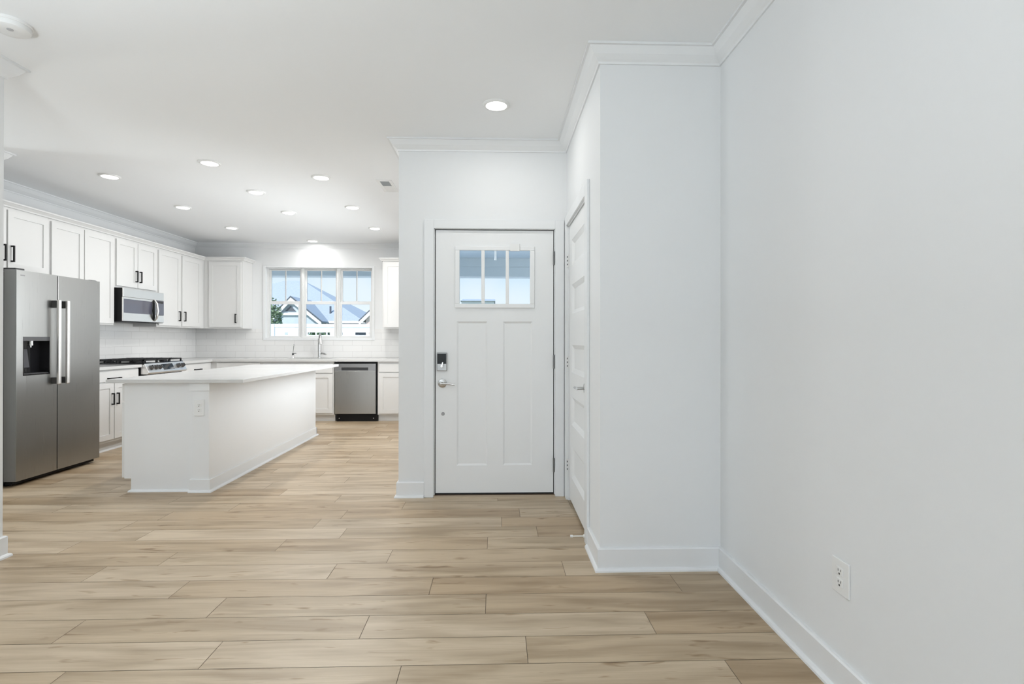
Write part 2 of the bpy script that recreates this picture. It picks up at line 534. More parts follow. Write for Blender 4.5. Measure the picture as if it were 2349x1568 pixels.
def sweep(path, prof, closed, z0=0.0):
    """mitred runs of a moulding: room lies to the left of the walking direction; returns one MB per segment"""
    n = len(path)
    P = [Vector((p[0], p[1], 0)) for p in path]
    def nrm(a, b):
        d = (b - a).normalized(); return Vector((-d.y, d.x, 0))
    offs = []
    for i in range(n):
        if closed or 0 < i < n - 1:
            n1 = nrm(P[i - 1], P[i]); n2 = nrm(P[i], P[(i + 1) % n])
            m = (n1 + n2) / (1 + n1.dot(n2))
        elif i == 0: m = nrm(P[0], P[1])
        else: m = nrm(P[-2], P[-1])
        offs.append(m)
    out = []
    for i in range(n if closed else n - 1):
        j = (i + 1) % n
        mb = MB()
        k = len(prof)
        vs = [P[i] + offs[i] * a + Vector((0, 0, z0 + z)) for a, z in prof] + [P[j] + offs[j] * a + Vector((0, 0, z0 + z)) for a, z in prof]
        fs = [tuple(range(k)), tuple(range(2 * k - 1, k - 1, -1))] + [(q, (q + 1) % k, k + (q + 1) % k, k + q) for q in range(k)]
        mb._add(vs, fs)
        out.append(mb)
    return out

CROWN = [(0, -0.082), (0.009, -0.082), (0.012, -0.072), (0.022, -0.064), (0.042, -0.045), (0.056, -0.024), (0.064, -0.012), (0.077, -0.012), (0.077, 0), (0, 0)]
loop = [(XR, YREAR), (XR, YA), (XA, YA), (XA, YD), (XE, YD), (XE, YB), (XL, YB), (XL, YS1), (XS, YS1), (XS, YS0), (XHALL, YS0), (XHALL, YW), (XW, YW), (XW, YREAR)]
crown_labels = ['crown moulding along the top of the right wall', 'crown moulding over the narrow wall facing the camera', 'crown moulding above the closet door wall',
    'crown moulding above the front door', 'bright crown sliver turning the entry wall corner into the kitchen', 'crown moulding above the kitchen window wall',
    'crown moulding above the left wall cabinets', 'crown moulding on kitchen side of refrigerator wall end', 'crown moulding end by the left ceiling edge over the refrigerator',
    'hall crown moulding on refrigerator side', 'hall end crown moulding', 'hall near wall crown moulding', 'crown moulding on the wall end at upper left', 'crown moulding behind the camera']
for i, mbk in enumerate(sweep(loop, CROWN, True, H)):
    struct('trim_%d' % (i + 1), mbk, M['trim'], crown_labels[i], 'crown moulding')

BASE = [(0, 0), (0.030, 0), (0.029, 0.009), (0.024, 0.016), (0.015, 0.019), (0.015, 0.112), (0.010, 0.118), (0, 0.118)]
runs = [
    ('right', [(XR, YREAR), (XR, YA), (XA, YA), (XA, CD0 - 0.083)], ['white baseboard along the right wall', 'white baseboard under the narrow wall facing the camera', 'short baseboard between closet corner and closet door casing']),
    ('entry', [(FD0 - 0.062, YD), (XE, YD), (XE, 7.83)], ['short white baseboard left of the front door', 'baseboard on the kitchen side of the entry wall']),
    ('left', [(XS, YS1), (XS, YS0), (XHALL, YS0), (XHALL, YW), (XW, YW), (XW, YREAR), (XR, YREAR)], ['baseboard end beside refrigerator', 'hall far baseboard', 'hall end baseboard', 'hall near baseboard', 'white baseboard end at lower left edge', 'baseboard behind camera']),
]
for nm, pth, labs in runs:
    segs = sweep(pth, BASE, False)
    for i, mbk in enumerate(segs):
        struct('baseboard_' + (nm if i == 0 else nm + '_' + ('return', 'corner', 'hall', 'near', 'end')[min(i - 1, 4)]), mbk, M['trim'], labs[i], 'baseboard')

# ------------------------------------------------------------------ front door
dr = thing('door_1', 'white front door with three small panes at the top and a keypad lock', 'front door', (-0.012, YD + 0.03, 0), kind='structure')
DX0, DX1, DZ0, DZ1 = -0.464, 0.441, 0.026, 2.042
DY = YD + 0.012          # room-side face
LX0, LX1, LZ0, LZ1 = -0.290, 0.270, 1.468, 1.895
def slab():
    m = MB(); a, b = DY, DY + 0.042
    pz0, pz1 = 0.236, 1.341
    px = [(-0.302, -0.067), (0.053, 0.279)]
    # stiles and rails round the glass opening and both lower panels
    m.box(DX0, DX1, a, b, DZ0, pz0); m.box(DX0, px[0][0], a, b, pz0, pz1); m.box(px[0][1], px[1][0], a, b, pz0, pz1); m.box(px[1][1], DX1, a, b, pz0, pz1)
    m.box(DX0, DX1, a, b, pz1, LZ0); m.box(DX0, LX0, a, b, LZ0, LZ1); m.box(LX1, DX1, a, b, LZ0, LZ1); m.box(DX0, DX1, a, b, LZ1, DZ1)
    return m, px, pz0, pz1
m, px, pz0, pz1 = slab()
slab_o = m.build('door_slab', M['door'], dr)
for p in px:
    q = MB(); q.box(p[0], p[1], DY + 0.008, DY + 0.031, pz0, pz1)
    # sloping moulding round the recess
    e = 0.014
    for poly, ax, t0, t1 in (([(DY, p[0]), (DY + 0.011, p[0]), (DY + 0.011, p[0] + e)], None, 0, 0),):
        pass
    q.build('panel', M['door'], slab_o)
    r = MB()
    for (xa, xb, za, zb, kind) in ((p[0], p[1], pz1, pz1 - e, 'h'), (p[0], p[1], pz0, pz0 + e, 'h')):
        r.prism([(DY + 0.001, za), (DY + 0.0085, za), (DY + 0.0085, zb)], 0, xa, xb)
    for (xa, xb) in ((p[0], p[0] + e), (p[1], p[1] - e)):
        r.prism([(xa, DY + 0.001), (xa, DY + 0.0085), (xb, DY + 0.0085)], 2, pz0, pz1)
    r.build('panel_moulding', M['door'], slab_o)
# lite frame
fr_ = MB(); y_a, y_b = DY - 0.014, DY + 0.004
ox0, ox1, oz0, oz1 = -0.315, 0.295, 1.445, 1.918
ix0, ix1, iz0, iz1 = -0.281, 0.260, 1.477, 1.886
fr_.box(ox0, ox1, y_a, y_b, oz0, iz0); fr_.box(ox0, ox1, y_a, y_b, iz1, oz1); fr_.box(ox0, ix0, y_a, y_b, iz0, iz1); fr_.box(ix1, ox1, y_a, y_b, iz0, iz1)
fr_.box(-0.114, -0.088, y_a + 0.002, DY + 0.012, iz0, iz1); fr_.box(0.073, 0.098, y_a + 0.002, DY + 0.012, iz0, iz1)
lite = fr_.build('window_frame', M['door'], dr, 0.003)
for (a, b) in ((ix0, -0.114), (-0.088, 0.073), (0.098, ix1)):
    MB().box(a - 0.004, b + 0.004, DY + 0.018, DY + 0.023, iz0 - 0.004, iz1 + 0.004).build('pane', M['glass'], lite)
# keypad lock
kp = MB().box(-0.453, -0.376, DY - 0.024, DY + 0.001, 0.963, 1.103).build('keypad_lock', M['keypad'], dr, 0.004)
MB().box(-0.448, -0.381, DY - 0.0265, DY - 0.022, 1.017, 1.095).build('keypad_screen', M['screen'], kp)
t = MB(); t.tube([(-0.413, DY - 0.024, 1.000), (-0.413, DY - 0.036, 1.000)], 0.012); t.prism([(-0.420, 0.996), (-0.406, 0.996), (-0.400, 1.030), (-0.410, 1.032)], 1, DY - 0.044, DY - 0.034)
t.build('thumb_turn', M['chrome'], kp, 0.002)
hb = MB().lathe((-0.411, DY, 0.868), 1, [(0.034, 0.0), (0.034, -0.008), (0.030, -0.011)]).build('door_handle', M['chrome'], dr, smooth=True)
t = MB(); t.tube([(-0.411, DY - 0.008, 0.868), (-0.411, DY - 0.050, 0.868)], 0.010)
t.tube([(-0.416, DY - 0.052, 0.869), (-0.38, DY - 0.053, 0.867), (-0.345, DY - 0.052, 0.863), (-0.313, DY - 0.050, 0.859)], [0.010, 0.0085, 0.0075, 0.007])
t.build('lever', M['chrome'], hb, smooth=True)
MB().lathe((-0.407, DY, 0.633), 1, [(0.013, 0.0), (0.013, -0.003), (0.009, -0.004)]).build('hole_plug', M['plug'], dr, smooth=True)
MB().box(0.105, 0.180, DY - 0.030, DY - 0.013, 1.880, 1.936).build('contact_sensor', M['plastic'], dr, 0.003)
for (za, zb) in ((1.776, 1.880), (0.979, 1.084), (0.186, 0.292)):
    t = MB(); t.tube([(0.4445, YD - 0.005, za), (0.4445, YD - 0.005, zb)], 0.0068, 10); t.box(0.4425, 0.4465, YD - 0.004, DY + 0.004, za, zb)
    t.build('hinge', M['hinge'], dr)
MB().box(-0.478, -0.470, DY - 0.002, DY + 0.004, 0.835, 0.905).build('strike_plate', M['black'], dr)
MB().box(DX0 + 0.002, DX1 - 0.002, DY + 0.006, DY + 0.04, 0.014, 0.027).build('door_sweep', M['seal'], dr)
# frame and casing
jm = MB(); a, b = YD - 0.002, YD + 0.16
jm.box(FD0, -0.470, a, b, 0, FDT); jm.box(0.447, FD1, a, b, 0, FDT); jm.box(FD0, FD1, a, b, 2.048, FDT)
jm.box(-0.470, -0.462, DY + 0.048, DY + 0.07, 0.02, 2.048); jm.box(0.439, 0.447, DY + 0.048, DY + 0.07, 0.02, 2.048); jm.box(-0.47, 0.447, DY + 0.048, DY + 0.07, 2.038, 2.048)
jm.build('door_frame', M['trim'], dr)
sl = MB(); sl.box(-0.470, -0.464, DY + 0.010, DY + 0.048, 0.02, 2.048); sl.box(0.441, 0.447, DY + 0.010, DY + 0.048, 0.02, 2.048); sl.box(-0.47, 0.447, DY + 0.010, DY + 0.048, 2.042, 2.048)
sl.build('weatherstrip', M['seal'], dr)
cs = MB(); a, b = YD - 0.018, YD
cs.box(-0.548, -0.476, a, b, 0, 2.118); cs.box(0.453, 0.522, a, b, 0, 2.118); cs.box(-0.476, 0.453, a, b, 2.050, 2.118)
cs.build('casing', M['trim'], dr, 0.003)
th = MB(); th.box(FD0, FD1, YD - 0.005, YD + 0.16, 0, 0.014)
th.build('threshold', M['bronze'], dr, 0.004)
MB().prism([(YD - 0.045, 0), (YD - 0.005, 0), (YD - 0.005, 0.011), (YD - 0.035, 0.007)], 0, -0.475, 0.452).build('reducer_strip', M['reducer'], dr)

# ------------------------------------------------------------------ closet door (faces -X)
cdr = thing('door_2', 'white five panel closet door seen edge on right of the front door', 'closet door', (XA + 0.03, 3.54, 0), kind='structure')
CX = XA + 0.006
Y0, Y1, Z0, Z1 = 3.142, 3.938, 0.024, 2.046
pans = [(0.20, 0.43), (0.585, 0.79), (0.965, 1.165), (1.39, 1.60), (1.735, 1.925)]
PY0, PY1 = 3.255, 3.815
m = MB(); a, b = CX, CX + 0.036
m.box(a, b, Y0, PY0, Z0, Z1); m.box(a, b, PY1, Y1, Z0, Z1)
zs = [Z0] + [z for p in pans for z in p] + [Z1]
for i in range(0, len(zs), 2):
    m.box(a, b, PY0, PY1, zs[i], zs[i + 1])
cslab = m.build('door_slab', M['door'], cdr)
for (za, zb) in pans:
    q = MB(); q.box(CX + 0.016, CX + 0.030, PY0, PY1, za, zb)
    e = 0.030
    q.prism([(CX + 0.001, za), (CX + 0.0165, za), (CX + 0.0165, za + e)], 1, PY0, PY1)
    q.prism([(CX + 0.001, zb), (CX + 0.0165, zb), (CX + 0.0165, zb - e)], 1, PY0, PY1)
    q.prism([(CX + 0.001, PY0), (CX + 0.0165, PY0), (CX + 0.0165, PY0 + e)], 2, za, zb)
    q.prism([(CX + 0.001, PY1), (CX + 0.0165, PY1), (CX + 0.0165, PY1 - e)], 2, za, zb)
    q.build('panel', M['door'], cslab)
hb = MB().lathe((CX, 3.205, 0.905), 0, [(0.032, 0.0), (0.032, -0.008), (0.028, -0.012)]).build('door_handle', M['chrome'], cdr, smooth=True)
t = MB(); t.tube([(CX - 0.008, 3.205, 0.905), (CX - 0.055, 3.205, 0.905)], 0.010)
t.tube([(CX - 0.056, 3.20, 0.905), (CX - 0.058, 3.25, 0.904), (CX - 0.056, 3.305, 0.902)], [0.010, 0.0085, 0.007]); t.build('lever', M['chrome'], hb, smooth=True)
for (za, zb) in ((1.745, 1.84), (0.985, 1.08), (0.215, 0.31)):
    t = MB(); t.tube([(XA - 0.006, 3.941, za), (XA - 0.006, 3.941, zb)], 0.006, 10); t.box(XA - 0.005, CX + 0.002, 3.939, 3.943, za, zb)
    hg = t.build('hinge', M['plastic'], cdr)
    for k in range(3):
        MB().tube([(XA - 0.0085, 3.9375, za + 0.014 + k * 0.028), (XA - 0.0085, 3.9375, za + 0.026 + k * 0.028)], 0.004, 8).build('pin', M['hinge'], hg)
jm = MB(); a, b = XA - 0.002, XA + 0.115
jm.box(a, b, CD0, 3.138, 0, CDT); jm.box(a, b, 3.942, CD1, 0, CDT); jm.box(a, b, CD0, CD1, 2.050, CDT)
jm.box(CX + 0.04, CX + 0.052, 3.138, 3.15, 0, 2.05); jm.box(CX + 0.04, CX + 0.052, 3.93, 3.942, 0, 2.05); jm.box(CX + 0.04, CX + 0.052, 3.138, 3.942, 2.038, 2.05)
jm.build('door_frame', M['trim'], cdr)
cs = MB(); a, b = XA - 0.018, XA
cs.box(a, b, 3.043, 3.128, 0, 2.135); cs.box(a, b, 3.952, 4.029, 0, 2.135); cs.box(a, b, 3.128, 3.952, 2.060, 2.135)
cs.build('casing', M['trim'], cdr, 0.003)

ds = thing('door_stop', 'thin ivory rod door stop sticking out low beside the closet door', 'door stop', (XA - 0.018, 3.12, 0.037))
t = MB(); t.lathe((XA - 0.018, 3.12, 0.037), 0, [(0.011, 0.0), (0.011, -0.004), (0.005, -0.009)], 16); t.tube([(XA - 0.026, 3.12, 0.037), (XA - 0.090, 3.12, 0.037)], 0.0042)
t.build('rod', M['ivory'], ds, smooth=True)
MB().tube([(XA - 0.088, 3.12, 0.037), (XA - 0.102, 3.12, 0.037)], 0.0075).build('rubber_tip', M['plastic'], ds, smooth=True)

# ------------------------------------------------------------------ outlets
def outlet(label, fr, org, w, h):
    """fr maps (a along wall, d out of wall, z)"""
    o = thing('wall_outlet', label, 'outlet', org, 'wall outlets')
    pl = MB(fr).box(-w / 2, w / 2, 0, 0.006, -h / 2, h / 2).build('cover_plate', M['plastic'], o, 0.002)
    for k in (-1, 1):
        z = k * 0.0195
        rc = MB(fr).box(-0.0165, 0.0165, 0.005, 0.0085, z - 0.0145, z + 0.0145).build('receptacle', M['plastic'], o, 0.002)
        q = MB(fr); q.box(-0.0075, -0.0052, 0.008, 0.009, z + 0.000, z + 0.008); q.box(0.0052, 0.0075, 0.008, 0.009, z - 0.0005, z + 0.0075); q.box(-0.003, 0.003, 0.008, 0.009, z - 0.0105, z - 0.0045)
        q.build('slots', M['slot'], rc)
    return o
o1 = (XR, 1.766, 0.394)
outlet('white duplex outlet low on the plain right wall', lambda a, d, z: (o1[0] - d, o1[1] + a, o1[2] + z), o1, 0.088, 0.118)

# ------------------------------------------------------------------ ceiling fixtures
LIGHT_W = 3.6
UP_W = 57.0
DL_COL = (1.0, 0.985, 0.96)
def downlight(x, y, label, group='recessed ceiling lights'):
    t = thing('recessed_light', label, 'ceiling light', (x, y, H), group)
    MB().lathe((x, y, H), 2, [(0.088, 0.0), (0.088, -0.004), (0.080, -0.011), (0.068, -0.011), (0.066, -0.006), (0.001, -0.006)], 40).build('trim_ring', M['plastic'], t, smooth=True)
    MB().lathe((x, y, H), 2, [(0.0655, -0.0065), (0.063, -0.0105), (0.040, -0.0125), (0.001, -0.013)], 40).build('light_lens', M['lens'], t, smooth=True)
    l = lamp('downlight', 'AREA', (0, 0, -0.0145), (0, 0, 0), LIGHT_W, DL_COL, t, shape='DISK', size=0.125)
    return t
first = downlight(0.0, 3.41, 'recessed ceiling light in front of the front door')
def relight(src, x, y, watts):
    n = copy_tree(src); n.location = (x, y, H)
    for ch in n.children:
        if ch.type == 'LIGHT':
            ch.data = ch.data.copy(); ch.data.energy = watts
    return n
spots = [
    (-3.60, 5.02, 'near recessed light in the row beside the left wall cabinets'),
    (-3.60, 6.17, 'middle recessed light in the row beside the left wall cabinets'),
    (-3.60, 7.29, 'far recessed light in the row beside the left wall cabinets, by the corner'),
    (-2.465, 4.61, 'nearest recessed light in the row over the island'),
    (-2.475, 5.51, 'middle recessed light in the row over the island'),
    (-2.485, 6.39, 'farthest recessed light in the row over the island'),
    (-1.64, 4.99, 'near recessed light in the row left of the ceiling vent'),
    (-1.65, 6.11, 'middle recessed light in the right kitchen row, below the vent in view'),
    (-1.655, 7.25, 'far recessed light in the right kitchen row, against the entry wall edge'),
    (-2.83, 8.215, 'recessed light directly above the kitchen window'),
]
for x, y, lab in spots:
    n = relight(first, x, y, 4.0 if y > 8 else 11.5 if x > -2 else 7.6 if x > -3 else 1.7); n['label'] = lab
for x, y, lab in ((-1.6, 0.2, 'recessed light over the living room'), (0.3, 0.2, 'recessed light over the living room near the right wall')):  # unseen ceiling lights added to brighten the living room
    n = relight(first, x, y, 2.6); n['label'] = lab; n['group'] = 'living room recessed lights'
n = relight(first, -4.6, 3.63, 2.0); n['label'] = 'recessed light in the side hall'; n['group'] = 'hall lights'  # unseen ceiling light added to brighten the hall

# unseen uplighter added behind the camera to brighten the near ceiling
fl_ = thing('floor_lamp', 'uplighter floor lamp standing behind the camera', 'floor lamp', (-1.8, 0.3, 0))
MB().lathe((-1.8, 0.3, 0), 2, [(0.14, 0), (0.14, 0.015), (0.03, 0.03)], 32).build('base', M['black'], fl_, smooth=True)
MB().tube([(-1.8, 0.3, 0.02), (-1.8, 0.3, 1.10)], 0.012).build('pole', M['black'], fl_, smooth=True)
MB().lathe((-1.8, 0.3, 1.10), 2, [(0.03, 0), (0.12, 0.05), (0.19, 0.13), (0.185, 0.13), (0.11, 0.055), (0.001, 0.02)], 32).build('lamp_shade', M['black'], fl_, smooth=True)
lamp('uplight', 'AREA', (0, 0, 1.225), (PI, 0, 0), UP_W, (0.86, 0.94, 1.0), fl_, shape='DISK', size=0.34)
vt = thing('ceiling_vent', 'small rectangular ceiling vent by the entry wall edge', 'vent', (-1.075, 5.255, H))
q = MB(); x0, x1, y0_, y1_ = -1.148, -1.000, 5.055, 5.452
q.box(x0, x1, y0_, y0_ + 0.03, H - 0.006, H); q.box(x0, x1, y1_ - 0.03, y1_, H - 0.006, H); q.box(x0, x0 + 0.03, y0_ + 0.03, y1_ - 0.03, H - 0.006, H); q.box(x1 - 0.03, x1, y0_ + 0.03, y1_ - 0.03, H - 0.006, H)
q.box(x0 + 0.03, x1 - 0.03, 5.245, 5.262, H - 0.006, H)
q.build('vent_frame', M['plastic'], vt, 0.001)
MB().box(x0 + 0.028, x1 - 0.028, y0_ + 0.028, 5.25, H - 0.003, H - 0.001).build('grille', M['vent'], vt)
q = MB()
for k in range(9):
    yy = 5.268 + k * 0.0185
    q.prism([(yy, H - 0.0015), (yy + 0.016, H - 0.006), (yy + 0.018, H - 0.005), (yy + 0.003, H - 0.0005)], 0, x0 + 0.03, x1 - 0.03)
q.build('louver', M['plastic'], vt)

sd = thing('smoke_detector', 'round white smoke detector at the upper left of the ceiling', 'smoke detector', (-2.335, 2.605, H))
MB().lathe((-2.335, 2.605, H), 2, [(0.082, 0), (0.082, -0.010), (0.079, -0.013)], 40).build('mounting_base', M['plastic'], sd, smooth=True)
MB().lathe((-2.335, 2.605, H), 2, [(0.076, -0.012), (0.078, -0.018), (0.074, -0.034), (0.060, -0.042), (0.03, -0.044), (0.001, -0.044)], 40).build('cover', M['plastic'], sd, smooth=True)
MB().lathe((-2.318, 2.582, H - 0.0425), 2, [(0.013, 0), (0.013, -0.003), (0.009, -0.004)], 20).build('sensor_button', mat('button_gray', (0.45, 0.45, 0.46), 0.5), sd, smooth=True)

# ------------------------------------------------------------------ cabinet builder
def frameL(xf):   # faces +X ; a = Y, d = out
    return lambda a, d, z: (xf + d, a, z)
def frameB(yf):   # faces -Y ; a = X, d = out
    return lambda a, d, z: (a, yf - d, z)

def pull(fr, a0, z0, length, vertical, parent, out=0.03):
    q = MB(fr); w = 0.0065; h = length / 2
    if vertical:
        q.box(a0 - w, a0 + w, out - 0.009, out, z0 - h, z0 + h)
        for k in (-1, 1): q.box(a0 - w, a0 + w, 0, out - 0.004, z0 + k * (h - w) - w, z0 + k * (h - w) + w)
    else:
        q.box(a0 - h, a0 + h, out - 0.009, out, z0 - w, z0 + w)
        for k in (-1, 1): q.box(a0 + k * (h - w) - w, a0 + k * (h - w) + w, 0, out - 0.004, z0 - w, z0 + w)
    return q.build('handle', M['black'], parent)

def shaker(fr, a0, a1, z0, z1, parent, name='door', rail=0.058, handle=None):
    q = MB(fr); t = 0.019
    q.box(a0, a1, -t, 0, z0, z0 + rail); q.box(a0, a1, -t, 0, z1 - rail, z1)
    q.box(a0, a0 + rail, -t, 0, z0 + rail, z1 - rail); q.box(a1 - rail, a1, -t, 0, z0 + rail, z1 - rail)
    q.box(a0 + rail, a1 - rail, -t, -0.009, z0 + rail, z1 - rail)
    o = q.build(name, M['cab'], parent)
    if handle: pull(fr, handle[0], handle[1], handle[2], handle[3], o)
    return o

def slabfront(fr, a0, a1, z0, z1, parent, handle=None):
    o = MB(fr).box(a0, a1, -0.019, 0, z0, z1).build('drawer', M['cab'], parent, 0.002)
    if handle: pull(fr, handle[0], handle[1], handle[2], handle[3], o)
    return o

G1 = 'wall cabinets on the left kitchen wall'
XU = -4.427
FU = frameL(XU)
UD = XL - XU   # depth (negative d at the wall)
def wallcab(fr, org, a0, a1, z0, z1, depth, label, group, doors):
    o = thing('wall_cabinet', label, 'cabinet', org, group)
    MB(fr).box(a0, a1, depth + 0.002, -0.020, z0, z1).build('cabinet_box', M['cab'], o, 0.0015)
    for d in doors: shaker(fr, d[0], d[1], d[2], d[3], o, handle=d[4] if len(d) > 4 else None)
    return o
ZT = 2.415
DZT = 2.378
wallcab(FU, (XL, 4.9, 1.83), 4.452, 5.371, 1.82, ZT, UD, 'white wall cabinet above the refrigerator with two black pulls', G1,
        [(4.472, 4.900, 1.84, DZT, (4.868, 1.982, 0.15, True)), (4.918, 5.352, 1.84, DZT, (4.950, 1.982, 0.15, True))])
wallcab(FU, (XL, 5.8, 1.37), 5.372, 6.269, 1.367, ZT, UD, 'tall white wall cabinet between refrigerator cabinet and microwave cabinet', G1,
        [(5.390, 5.800, 1.387, DZT, (5.768, 1.52, 0.14, True)), (5.812, 6.248, 1.387, DZT, (5.845, 1.52, 0.14, True))])
wallcab(FU, (XL, 6.65, 1.81), 6.270, 7.040, 1.808, ZT, UD, 'short white wall cabinet above the microwave with paired black pulls', G1,
        [(6.290, 6.648, 1.832, DZT, (6.615, 1.97, 0.14, True)), (6.656, 7.019, 1.832, DZT, (6.688, 1.97, 0.14, True))])
wallcab(FU, (XL, 7.6, 1.37), 7.041, 8.163, 1.367, ZT, UD, 'tall white wall cabinet right of the microwave with two low pulls', G1,
        [(7.062, 7.540, 1.387, DZT, (7.498, 1.524, 0.137, True)), (7.582, 8.055, 1.387, DZT, (7.622, 1.524, 0.137, True))])
FBu = frameB(8.144)
UDB = 8.144 - YB
wallcab(FBu, (-4.1, YB, 1.37), XU - 0.0195, -3.862, 1.367, ZT, UDB, 'white corner wall cabinet left of the kitchen window', 'wall cabinets beside the window',
        [(-4.365, -3.885, 1.387, DZT, (-3.957, 1.52, 0.137, True))])
wallcab(FBu, (-1.3, YB, 1.37), -1.748, -0.80, 1.367, ZT, UDB, 'white wall cabinet right of the window, cut by the entry wall', 'wall cabinets beside the window',
        [(-1.722, -1.28, 1.387, DZT, (-1.32, 1.52, 0.137, True)), (-1.262, -0.82, 1.387, DZT, (-1.225, 1.52, 0.137, True))])
# cornice on the wall cabinets
CORN = [(0, 0), (0.018, 0), (0.022, 0.012), (0.040, 0.030), (0.050, 0.036), (0.050, 0.048), (0, 0.048)]
def cornice(path, label):
    mm = MB()
    for q in sweep(path, CORN, False, ZT - 0.012):
        n0 = len(mm.v); mm.v += q.v; mm.f += [tuple(i + n0 for i in f) for f in q.f]; mm.mi += q.mi
    top = MB()
    return tag(mm.build('cabinet_cornice', M['cab']), label, 'cornice', 'cornices on the wall cabinets')
d0 = 0.020
cornice([(-3.862, YB - 0.002), (-3.862, 8.144 + d0), (XU - d0, 8.144 + d0), (XU - d0, 4.452)], 'long white cornice along the tops of the left and corner wall cabinets')
cornice([(-0.80, 8.144 + d0), (-1.748, 8.144 + d0), (-1.748, YB - 0.002)], 'short white cornice on the wall cabinet right of the window')

# ------------------------------------------------------------------ base cabinets
XB = -4.13
FL = frameL(XB)
BD = XL - XB
def basecab(fr, org, a0, a1, depth, label, group, fronts, toe=0.075, notchz=0.10, ztop=0.876):
    o = thing('base_cabinet', label, 'cabinet', org, group)
    q = MB(fr); q.box(a0, a1, depth + 0.002, -toe, 0.0, notchz)
    if 'sink' in label:
        q.box(a0, a0 + 0.018, depth + 0.002, -0.040, notchz, ztop); q.box(a1 - 0.018, a1, depth + 0.002, -0.040, notchz, ztop); q.box(a0, a1, -0.040, -0.020, notchz, ztop); q.box(a0 + 0.018, a1 - 0.018, depth + 0.002, -0.040, notchz, notchz + 0.018)
    else:
        q.box(a0, a1, depth + 0.002, -0.020, notchz, ztop)
    q.build('cabinet_box', M['cab'], o)
    if fr is FL:
      q = MB(fr); q.prism([(-toe, 0.0), (-toe + 0.018, 0.0), (-toe + 0.012, 0.014), (-toe, 0.018)], 0, a0, a1); q.build('toe_moulding', M['trim'], o)
    for f in fronts:
        if f[0] == 'door': shaker(fr, f[1], f[2], f[3], f[4], o, handle=f[5] if len(f) > 5 else None)
        else: slabfront(fr, f[1], f[2], f[3], f[4], o, f[5] if len(f) > 5 else None)
    return o
GB = 'base cabinets'
basecab(FL, (XL, 5.8, 0), 5.318, 6.243, BD, 'white base cabinet between refrigerator and range', GB,
        [('drawer', 5.340, 6.222, 0.748, 0.862, (5.822, 0.783, 0.185, False)), ('door', 5.340, 5.832, 0.128, 0.734, (5.800, 0.560, 0.125, True)), ('door', 5.842, 6.222, 0.128, 0.734, (5.876, 0.560, 0.125, True))])
basecab(FL, (XL, 7.4, 0), 7.020, 7.804, BD, 'white base cabinet right of the range behind the island', GB,
        [('drawer', 7.042, 7.770, 0.748, 0.862, (7.42, 0.786, 0.16, False)), ('door', 7.042, 7.40, 0.128, 0.734, (7.365, 0.6, 0.125, True)), ('door', 7.412, 7.770, 0.128, 0.734, (7.445, 0.6, 0.125, True))])
YK = 7.785
FB = frameB(YK)
KD = YK - YB
basecab(FB, (-4.4, YB, 0), XL + 0.002, XB - 0.024, KD + 0.0, 'blind corner base cabinet behind the island', GB, [], toe=0.07) if False else None
basecab(FB, (-3.6, YB, 0), XB - 0.0195, -3.425, KD, 'white base cabinet in the corner under the window counter', GB,
        [('drawer', -4.06, -3.445, 0.715, 0.858), ('door', -4.06, -3.445, 0.128, 0.70)])
basecab(FB, (-2.9, YB, 0), -3.423, -2.372, KD, 'white sink base cabinet left of the dishwasher', GB,
        [('drawer', -3.40, -2.392, 0.712, 0.845), ('door', -3.40, -2.902, 0.128, 0.698), ('door', -2.892, -2.392, 0.128, 0.698)])
basecab(FB, (-1.3, YB, 0), -1.738, -0.775, KD, 'white base cabinet right of the dishwasher, cut by the entry wall', GB,
        [('drawer', -1.716, -1.27, 0.725, 0.842), ('drawer', -1.255, -0.80, 0.725, 0.842), ('door', -1.716, -1.27, 0.118, 0.710), ('door', -1.255, -0.80, 0.118, 0.710)])

# ------------------------------------------------------------------ worktops, backsplash, sink
CZ0, CZ1 = 0.878, 0.911
q = MB(); xf = XB + 0.025; yf = YK - 0.025
q.box(XL + 0.001, xf, 5.316, 6.246, CZ0, CZ1)
tag(q.build('worktop', M['quartz'], None, 0.003), 'short white quartz worktop between refrigerator and range', 'worktop', 'perimeter worktops')
SX0, SX1, SY0, SY1 = -3.17, -2.50, 7.90, 8.30
q = MB()
q.box(XL + 0.001, xf, 7.016, yf, CZ0, CZ1)
q.box(XL + 0.001, SX0, yf, YB - 0.001, CZ0, CZ1); q.box(SX1, XE - 0.001, yf, YB - 0.001, CZ0, CZ1)
q.box(SX0, SX1, yf, SY0, CZ0, CZ1); q.box(SX0, SX1, SY1, YB - 0.001, CZ0, CZ1)
tag(q.build('worktop', M['quartz'], None), 'long white quartz worktop under the window with the sink', 'worktop', 'perimeter worktops')
q = MB(); w = 0.012
q.box(SX0 - w, SX1 + w, SY0 - w, SY1 + w, 0.66, 0.672); q.box(SX0 - w, SX0, SY0 - w, SY1 + w, 0.672, CZ0 - 0.001); q.box(SX1, SX1 + w, SY0 - w, SY1 + w, 0.672, CZ0 - 0.001)
q.box(SX0, SX1, SY0 - w, SY0, 0.672, CZ0 - 0.001); q.box(SX0, SX1, SY1, SY1 + w, 0.672, CZ0 - 0.001)
sk = thing('kitchen_sink', 'undermount steel sink in the worktop below the window', 'sink', ((SX0 + SX1) / 2, 8.1, 0.66))
q.build('basin', M['steelh'], sk)
MB().lathe(((SX0 + SX1) / 2, 8.1, 0.672), 2, [(0.045, 0), (0.045, 0.004), (0.03, 0.005), (0.001, 0.003)]).build('drain', M['chrome'], sk, smooth=True)

